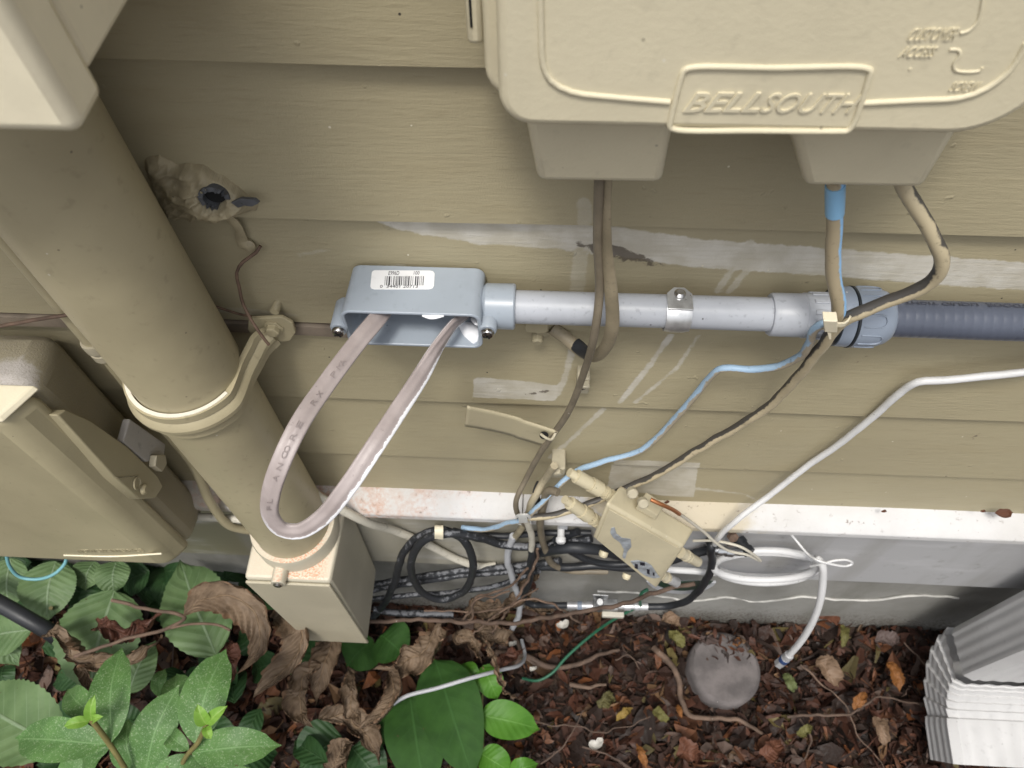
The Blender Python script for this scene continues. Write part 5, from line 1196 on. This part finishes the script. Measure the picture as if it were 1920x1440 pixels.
# foreground shrub with speckled leaves
sh = thing('speckled_shrub', 'small shrub with white speckled green leaves in the lower left corner', 'shrub', G(230, 1445, 0.0))
S1, S2 = G(172, 1350, 0.42), G(388, 1356, 0.42)
tube('stem', [V(G(300, 1500, 0).x, -0.27, 0.0), G(250, 1470, 0.30), G(234, 1440, 0.35), G(206, 1396, 0.38), S1], 0.0026, M_stem, sh, 8)
tube('stem', [V(G(300, 1500, 0).x + 0.02, -0.26, 0.0), G(330, 1460, 0.30), G(352, 1414, 0.37), G(370, 1394, 0.39), S2], 0.0024, M_stem, sh, 8)
for i, (b, t, z_b, z_t, w) in enumerate((
    ((208, 1392), (228, 1211), 0.385, 0.375, 78), ((200, 1396), (24, 1384), 0.38, 0.35, 84), ((270, 1452), (336, 1282), 0.33, 0.36, 88), ((255, 1452), (240, 1346), 0.33, 0.34, 62),
    ((364, 1396), (424, 1214), 0.385, 0.38, 92), ((356, 1412), (530, 1397), 0.375, 0.37, 76), ((302, 1308), (311, 1252), 0.30, 0.31, 30), ((190, 1352), (124, 1290), 0.33, 0.30, 52),
    ((350, 1342), (330, 1262), 0.32, 0.31, 60), ((290, 1448), (392, 1446), 0.35, 0.33, 60), ((354, 1406), (318, 1374), 0.365, 0.35, 36), ((204, 1402), (152, 1436), 0.36, 0.33, 40),
    ((120, 1475), (190, 1420), 0.28, 0.30, 70), ((400, 1470), (470, 1440), 0.28, 0.30, 50))):
    gleaf(b, t, z_b, z_t, w, M_leafA, sh, seed=i * 1.7, fold=0.22, curl=-0.10, shape=0.9)
for i, (b, t, z_b, z_t, w) in enumerate((((171, 1352), (178, 1302), 0.42, 0.435, 24), ((168, 1352), (120, 1362), 0.42, 0.425, 24), ((174, 1352), (194, 1343), 0.42, 0.43, 18),
    ((387, 1360), (370, 1320), 0.42, 0.435, 30), ((389, 1358), (427, 1323), 0.42, 0.43, 26), ((388, 1362), (396, 1386), 0.42, 0.42, 20))):
    gleaf(b, t, z_b, z_t, w, M_leafY, sh, seed=i * 2.1, bend=0.004, fold=0.45, nu=10, nv=6)
# broad leaves behind it
bp_ = thing('broad_leaf_plant', 'plant with broad toothed pale green leaves behind the dried branch', 'plant', G(200, 1250, 0.0))
for q in ((100, 1150), (210, 1200), (380, 1220), (70, 1380)):
    g0 = G(*q, 0.0); g1 = G(q[0] - 5, q[1] - 10, 0.22)
    tube('stem', [V(g0.x, g0.y, 0), (g0 + g1) / 2 + V(0.01, 0, 0), g1], 0.0025, M_stem, bp_, 6)
for i, (b, t, z_b, z_t, w) in enumerate((
    ((104, 1052), (88, 1168), 0.22, 0.20, 104), ((20, 1046), (18, 1146), 0.22, 0.19, 80), ((176, 1052), (160, 1108), 0.20, 0.19, 58), ((218, 1052), (214, 1116), 0.20, 0.19, 66),
    ((404, 1228), (337, 1048), 0.23, 0.21, 132), ((214, 1106), (165, 1312), 0.22, 0.20, 160), ((108, 1400), (-70, 1300), 0.30, 0.27, 150), ((60, 1180), (-30, 1200), 0.21, 0.18, 90),
    ((240, 1300), (292, 1200), 0.20, 0.20, 70), ((-20, 1160), (36, 1250), 0.2, 0.18, 70))):
    gleaf(b, t, z_b, z_t, w, M_leafB, bp_, seed=i * 1.3, serr=0.022, nu=40, fold=0.14, curl=-0.08, shape=0.8, bend=0.008)
# low dark undergrowth that fills the gaps
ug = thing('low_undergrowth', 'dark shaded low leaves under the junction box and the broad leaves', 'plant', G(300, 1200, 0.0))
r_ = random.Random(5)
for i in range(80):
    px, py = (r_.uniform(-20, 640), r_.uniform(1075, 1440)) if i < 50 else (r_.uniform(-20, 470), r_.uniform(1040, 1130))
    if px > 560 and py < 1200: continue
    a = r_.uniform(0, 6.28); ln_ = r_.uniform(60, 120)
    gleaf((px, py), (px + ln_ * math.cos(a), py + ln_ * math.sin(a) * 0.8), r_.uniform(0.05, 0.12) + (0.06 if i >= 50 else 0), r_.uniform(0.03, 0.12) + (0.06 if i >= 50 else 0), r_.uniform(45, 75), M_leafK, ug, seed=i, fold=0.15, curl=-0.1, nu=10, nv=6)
# green plant right of the junction box
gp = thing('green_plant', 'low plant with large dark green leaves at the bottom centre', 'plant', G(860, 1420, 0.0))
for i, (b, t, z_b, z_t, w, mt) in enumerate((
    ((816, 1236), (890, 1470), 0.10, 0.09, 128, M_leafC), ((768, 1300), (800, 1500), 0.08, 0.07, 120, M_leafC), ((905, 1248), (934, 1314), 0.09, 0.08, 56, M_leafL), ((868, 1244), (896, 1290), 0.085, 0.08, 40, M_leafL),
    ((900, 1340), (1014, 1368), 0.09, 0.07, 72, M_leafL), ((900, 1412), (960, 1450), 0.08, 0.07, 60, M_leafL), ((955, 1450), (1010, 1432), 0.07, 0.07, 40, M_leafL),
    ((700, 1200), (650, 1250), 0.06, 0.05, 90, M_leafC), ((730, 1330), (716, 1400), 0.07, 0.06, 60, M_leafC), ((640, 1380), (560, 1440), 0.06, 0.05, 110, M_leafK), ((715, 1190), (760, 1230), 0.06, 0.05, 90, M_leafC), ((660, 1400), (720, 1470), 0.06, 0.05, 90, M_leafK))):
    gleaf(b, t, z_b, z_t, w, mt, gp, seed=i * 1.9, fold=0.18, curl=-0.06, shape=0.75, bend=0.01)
tube('stem', [G(905, 1440, 0.0), G(906, 1400, 0.04), G(904, 1340, 0.085), G(906, 1250, 0.09)], 0.0016, M_stem, gp, 6)
tube('stem', [G(820, 1470, 0.0), G(815, 1300, 0.06), G(812, 1234, 0.10)], 0.002, M_stem, gp, 6)

# dried branch with curled leaves
db = thing('dried_branch', 'dead branch with curled brown leaves lying over the green plants', 'dead branch', G(340, 1180, 0.25))
def gp3(z, *q): return [G(a, b, z + (c[0] if c else 0)) for a, b, *c in q]
tube('stem', gp3(0.27, (138, 1230), (190, 1212), (240, 1195), (310, 1180), (345, 1158), (300, 1147), (210, 1124)), 0.0022, M_root, db, 8, wob=0.0015)
tube('stem', gp3(0.27, (318, 1178), (360, 1170), (410, 1172), (432, 1182)), 0.0016, M_root, db, 8)
dry = [
    (gp3(0.27, (346, 1152), (378, 1124, 0.02), (425, 1116, 0.035), (472, 1140, 0.03), (490, 1185, 0.015), (478, 1228), (445, 1262, -0.01)), 74, 1.1, M_dry, 0.10),
    (gp3(0.25, (512, 1160), (545, 1160, 0.02), (566, 1185, 0.025), (556, 1228, 0.01), (515, 1270), (474, 1306, -0.01)), 70, 1.3, M_dry, 0.10),
    (gp3(0.25, (88, 1186), (118, 1190, 0.01), (140, 1226), (185, 1240), (245, 1240, 0.005), (312, 1192, 0.01)), 52, 1.6, M_dry, 0.16),
    (gp3(0.26, (186, 1170), (205, 1172, 0.01), (230, 1188), (262, 1176), (300, 1152, 0.01)), 48, 1.5, M_dryr, 0.18),
    (gp3(0.18, (630, 1172), (622, 1205, 0.01), (606, 1250, 0.015), (598, 1290, 0.005), (590, 1322)), 62, 1.2, M_dry, 0.12),
    (gp3(0.16, (730, 1256), (740, 1290, 0.01), (716, 1336, 0.01), (672, 1368)), 60, 1.8, M_dry, 0.10),
    (gp3(0.15, (664, 1252), (660, 1300, 0.01), (664, 1340), (676, 1366)), 46, 1.5, M_dry, 0.14),
    (gp3(0.16, (832, 1170, 0.02), (806, 1200, 0.015), (775, 1228), (735, 1254), (706, 1252)), 74, 1.2, M_dry, 0.16),
    (gp3(0.14, (903, 1182), (918, 1215), (935, 1262), (950, 1300), (985, 1312)), 22, 2.2, M_dry, 0.22),
    (gp3(0.20, (1000, 1048), (996, 1085, 0.01), (975, 1120), (945, 1146), (905, 1160)), 44, 1.6, M_dry, 0.2),
    (gp3(0.08, (600, 1352), (640, 1342), (690, 1380), (712, 1430)), 60, 1.2, M_dry, 0.12),
    (gp3(0.08, (620, 1440), (640, 1400, 0.01), (665, 1392)), 70, 1.4, M_dry, 0.14),
    (gp3(0.22, (424, 1200), (432, 1240), (410, 1290)), 46, 1.2, M_dryr, 0.14),
    (gp3(0.22, (150, 1240), (160, 1270), (180, 1300)), 34, 1.4, M_dry, 0.15),
    (gp3(0.20, (600, 1240), (570, 1270), (560, 1330), (585, 1360)), 50, 1.2, M_dry, 0.14),
    (gp3(0.10, (880, 1180), (920, 1200), (960, 1180)), 60, 1.2, M_dry, 0.18),
    (gp3(0.12, (985, 1130), (1015, 1140), (1040, 1150)), 30, 1.2, M_dry, 0.2),
    (gp3(0.14, (872, 1152), (905, 1140, 0.01), (950, 1152)), 44, 1.3, M_dry, 0.2),
    (gp3(0.12, (850, 1190), (880, 1202), (905, 1240)), 40, 1.5, M_dry, 0.18),
    (gp3(0.10, (920, 1250), (950, 1230), (985, 1215)), 40, 1.3, M_dryr, 0.18),
    (gp3(0.16, (965, 1060), (985, 1080, 0.01), (1005, 1110)), 34, 1.5, M_dryr, 0.2),
    (gp3(0.20, (520, 1180), (540, 1215), (520, 1260)), 50, 1.4, M_dryr, 0.16)]
for i, (mid, w, A_, mt, cr) in enumerate(dry):
    dep = (mid[len(mid) // 2] - CAM).dot(FW)
    leaf('dry_leaf', mid, w * dep / FPX * 1.15, mt, db, A=A_ * 1.15, crumple=cr * (0.55 if i in (0, 1, 4, 5) else 1.35), seed=i * 3.1, nu=64, nv=20, wave=0.08, asym=0.25 * math.sin(i * 2.4))

# ================================================================== THINGS ON THE GROUND
for lab, q, r, mt in (
    ('long brown stick lying below the ground block and the black cables', ((690, 1166, -0.060), (800, 1164, -0.060), (900, 1166, -0.062), (1000, 1160, -0.062), (1090, 1146, -0.060), (1160, 1130, -0.056), (1250, 1104, -0.05), (1300, 1090, -0.045)), 0.0034, M_twig),
    ('pale thin twig rising beside the curled leaf under the black ring', ((880, 1160, -0.06), (892, 1130, -0.06), (920, 1118, -0.06), (955, 1108, -0.06)), 0.0016, M_root)):
    o = tube('stick', pts3(*q), r * 0.8, mt, None, 8, wob=0.003); tag(o, lab, 'stick')
for lab, q, r, mt in (
    ('gnarled root left of the concrete disc', ((1226, 1212, .02), (1255, 1240, .03), (1275, 1285, .03), (1280, 1320, .03), (1300, 1345, .03), (1340, 1346, .03), (1390, 1352, .03), (1430, 1372, .02)), 0.0062, M_root),
    ('brown root lying left of the green wire on the litter', ((930, 1222, .03), (990, 1238, .035), (1060, 1250, .03), (1110, 1238, .03), (1160, 1212, .02)), 0.0062, M_twig),
    ('thin forked twig between the white petals', ((960, 1330, .03), (1020, 1356, .035), (1080, 1360, .035), (1128, 1375, .03), (1220, 1345, .04)), 0.0017, M_twig),
    ('thin grey twig on the litter near the downspout', ((1480, 1342, .03), (1560, 1342, .035), (1625, 1326, .04), (1662, 1306, .04), (1720, 1320, .03)), 0.0028, M_twig),
    ('straight thin twig leaning against the downspout', ((1692, 1208, .03), (1722, 1240, .04), (1752, 1276, .04)), 0.0016, M_twig),
    ('long thin twig under the loose coax connector', ((1500, 1246, .03), (1560, 1300, .03), (1620, 1390, .03), (1660, 1445, .03)), 0.0019, M_root),
    ('dark twig crossing the bottom edge below the white petal', ((1090, 1400, .03), (1140, 1420, .03), (1190, 1445, .03)), 0.002, M_twig),
    ('short pale root below the green wire', ((1070, 1290, .03), (1110, 1285, .04), (1138, 1282, .035)), 0.0046, M_root),
    ('bent grey stick in front of the foundation at the left of the green wire', ((960, 1185, .04), (975, 1210, .04), (985, 1240, .035), (1010, 1250, .03)), 0.0050, M_twig),
    ('thin curved twig above the dark roots', ((1150, 1240, .04), (1180, 1230, .04), (1200, 1255, .03)), 0.0016, M_twig),
    ('thin twig right of the gnarled root', ((1500, 1350, .03), (1515, 1390, .03), (1500, 1430, .03)), 0.0024, M_twig),
    ('slanted twig at the bottom left of the litter', ((1020, 1430, .03), (1060, 1390, .035), (1090, 1330, .035)), 0.0018, M_twig)):
    o = tube('twig', [G(a, b, z * 0.8) for a, b, z in q], r * 0.68, mt, None, 8, wob=0.004, scale=lambda t: 1.15 - 0.55 * t); tag(o, lab, 'twig')
for i, (px, py, z, w, lab) in enumerate(((1056, 1170, 0.05, 24, 'white petal on the litter below the ground block'), (1118, 1392, 0.03, 28, 'white petal near the bottom edge under the forked twig'), (962, 1207, 0.05, 16, 'small white petal beside the bent grey stick'), (1000, 1254, 0.04, 14, 'tiny white petal left of the green wire'))):
    c = G(px, py, z); k = (c - CAM).dot(FW) / FPX
    o = leaf('petal', [c + V(-w * k * 0.5, 0.0, 0), c + V(0, -w * k * 0.2, 0.004), c + V(w * k * 0.4, w * k * 0.35, 0)], w * k * 0.8, M_petal, None, A=1.1, crumple=0.1, seed=i, nu=12, nv=8)
    tag(o, lab, 'petal')
fl_cols = {'yg': (0.135, 0.125, 0.04), 'or': (0.23, 0.095, 0.028), 'tan': (0.19, 0.125, 0.08), 'ol': (0.10, 0.09, 0.035), 'br': (0.125, 0.05, 0.028), 'gr': (0.11, 0.13, 0.05), 'gy': (0.10, 0.072, 0.065), 'yl': (0.24, 0.16, 0.04)}
fl_m = {k: mat_leaf('fallen_leaf_' + k, dark(c, 0.8), c, dark(c, 1.3), rough=0.55, trans=0.05) for k, c in fl_cols.items()}
for i, (b, t, w, c, lab) in enumerate((
    ((1582, 1172), (1578, 1216), 20, 'yg', 'upright yellow green leaf near the foundation right of the white coil tail'),
    ((1470, 1262), (1492, 1300), 26, 'gr', 'pale green leaf under the loose coax connector'),
    ((1155, 1352), (1186, 1328), 20, 'yl', 'curved yellow leaf right of the forked twig'),
    ((1225, 1332), (1250, 1356), 26, 'yg', 'flat yellow green leaf below the disc and left of the root'),
    ((1270, 1322), (1278, 1346), 14, 'or', 'small bright orange leaf beside the gnarled root'),
    ((1255, 1182), (1280, 1215), 30, 'yg', 'crumpled olive leaf above the gnarled root'),
    ((1530, 1236), (1572, 1290), 46, 'tan', 'large pale tan leaf below the yellow green leaf'),
    ((1668, 1240), (1690, 1296), 32, 'or', 'ragged orange tan leaf left of the downspout'),
    ((1195, 1395), (1212, 1440), 20, 'or', 'long orange curled leaf near the bottom edge'),
    ((1642, 1200), (1690, 1206), 34, 'gy', 'grey brown leaf by the straight thin twig'),
    ((1495, 1378), (1522, 1362), 24, 'yg', 'small olive yellow leaf on the litter below the grey twig'),
    ((1310, 1200), (1345, 1190), 34, 'gy', 'dull purple grey leaf just above the concrete disc'),
    ((1270, 1405), (1310, 1425), 50, 'br', 'reddish brown broad leaf at the bottom edge'),
    ((1640, 1340), (1655, 1400), 40, 'tan', 'torn tan leaf under the grey twig near the downspout'),
    ((1390, 1200), (1375, 1214), 16, 'or', 'little orange leaf lying on the concrete disc rim'),
    ((1535, 1150), (1575, 1170), 34, 'br', 'red brown leaf against the foundation'),
    ((1600, 1330), (1625, 1300), 26, 'or', 'orange leaf touching the grey twig'),
    ((1120, 1325), (1150, 1300), 34, 'ol', 'dark olive leaf left of the yellow leaf'),
    ((1430, 1420), (1460, 1390), 44, 'br', 'broad brown leaf right of the bottom edge twigs'),
    ((1240, 1160), (1275, 1172), 30, 'tan', 'tan leaf in front of the foundation below the black cable'))):
    o = gleaf(b, t, 0.035, 0.032, w * 0.9, fl_m[c], None, seed=i * 2.3, bend=0.008, name='fallen_leaf', A=0.9, crumple=0.16, nu=22, nv=10, asym=0.3 * math.sin(i * 1.9), shape=0.7 + 0.3 * (i % 3) / 2)
    tag(o, lab, 'leaf', 'fallen leaves picked out on the litter')
# litter crumbs on the disc
cv_, cf_, cc_ = litter(110, pc.x - 0.046, pc.x + 0.046, pc.y + 0.012, pc.y + 0.05, 9, 0.04, (0.005, 0.012))
o = mesh_obj('leaf_crumbs', cv_, cf_, M_litter, smooth=180, attrs={'tint': cc_}); tag(o, 'small leaf crumbs scattered on the back of the concrete disc', 'leaf litter', kind='stuff')
# debris on the ledge
dl = [(1880, 966, 34), (1480, 972, 12), (1655, 962, 10), (1250, 905 + 40, 10), (1840, 962, 10)]
for i, (px, py, w) in enumerate(dl):
    c = P(px, py, -0.012); c.z += 0.003; k = (c - CAM).dot(FW) / FPX
    o = leaf('ledge_debris', [c + V(-w * k * 0.5, 0, 0), c + V(0, 0, 0.002), c + V(w * k * 0.5, 0.002, 0)], w * k * 0.6, fl_m['br'], None, A=0.8, crumple=0.1, seed=i, nu=8, nv=6, up=V(0, -0.3, 1))
    tag(o, ('curled brown leaf on the white ledge at the far right', 'tiny leaf scrap on the ledge above the twist tie', 'tiny leaf scrap on the ledge midway to the right edge', 'tiny leaf scrap on the ledge beside the splitter lug', 'tiny leaf scrap left of the curled brown leaf on the ledge')[i], 'leaf')
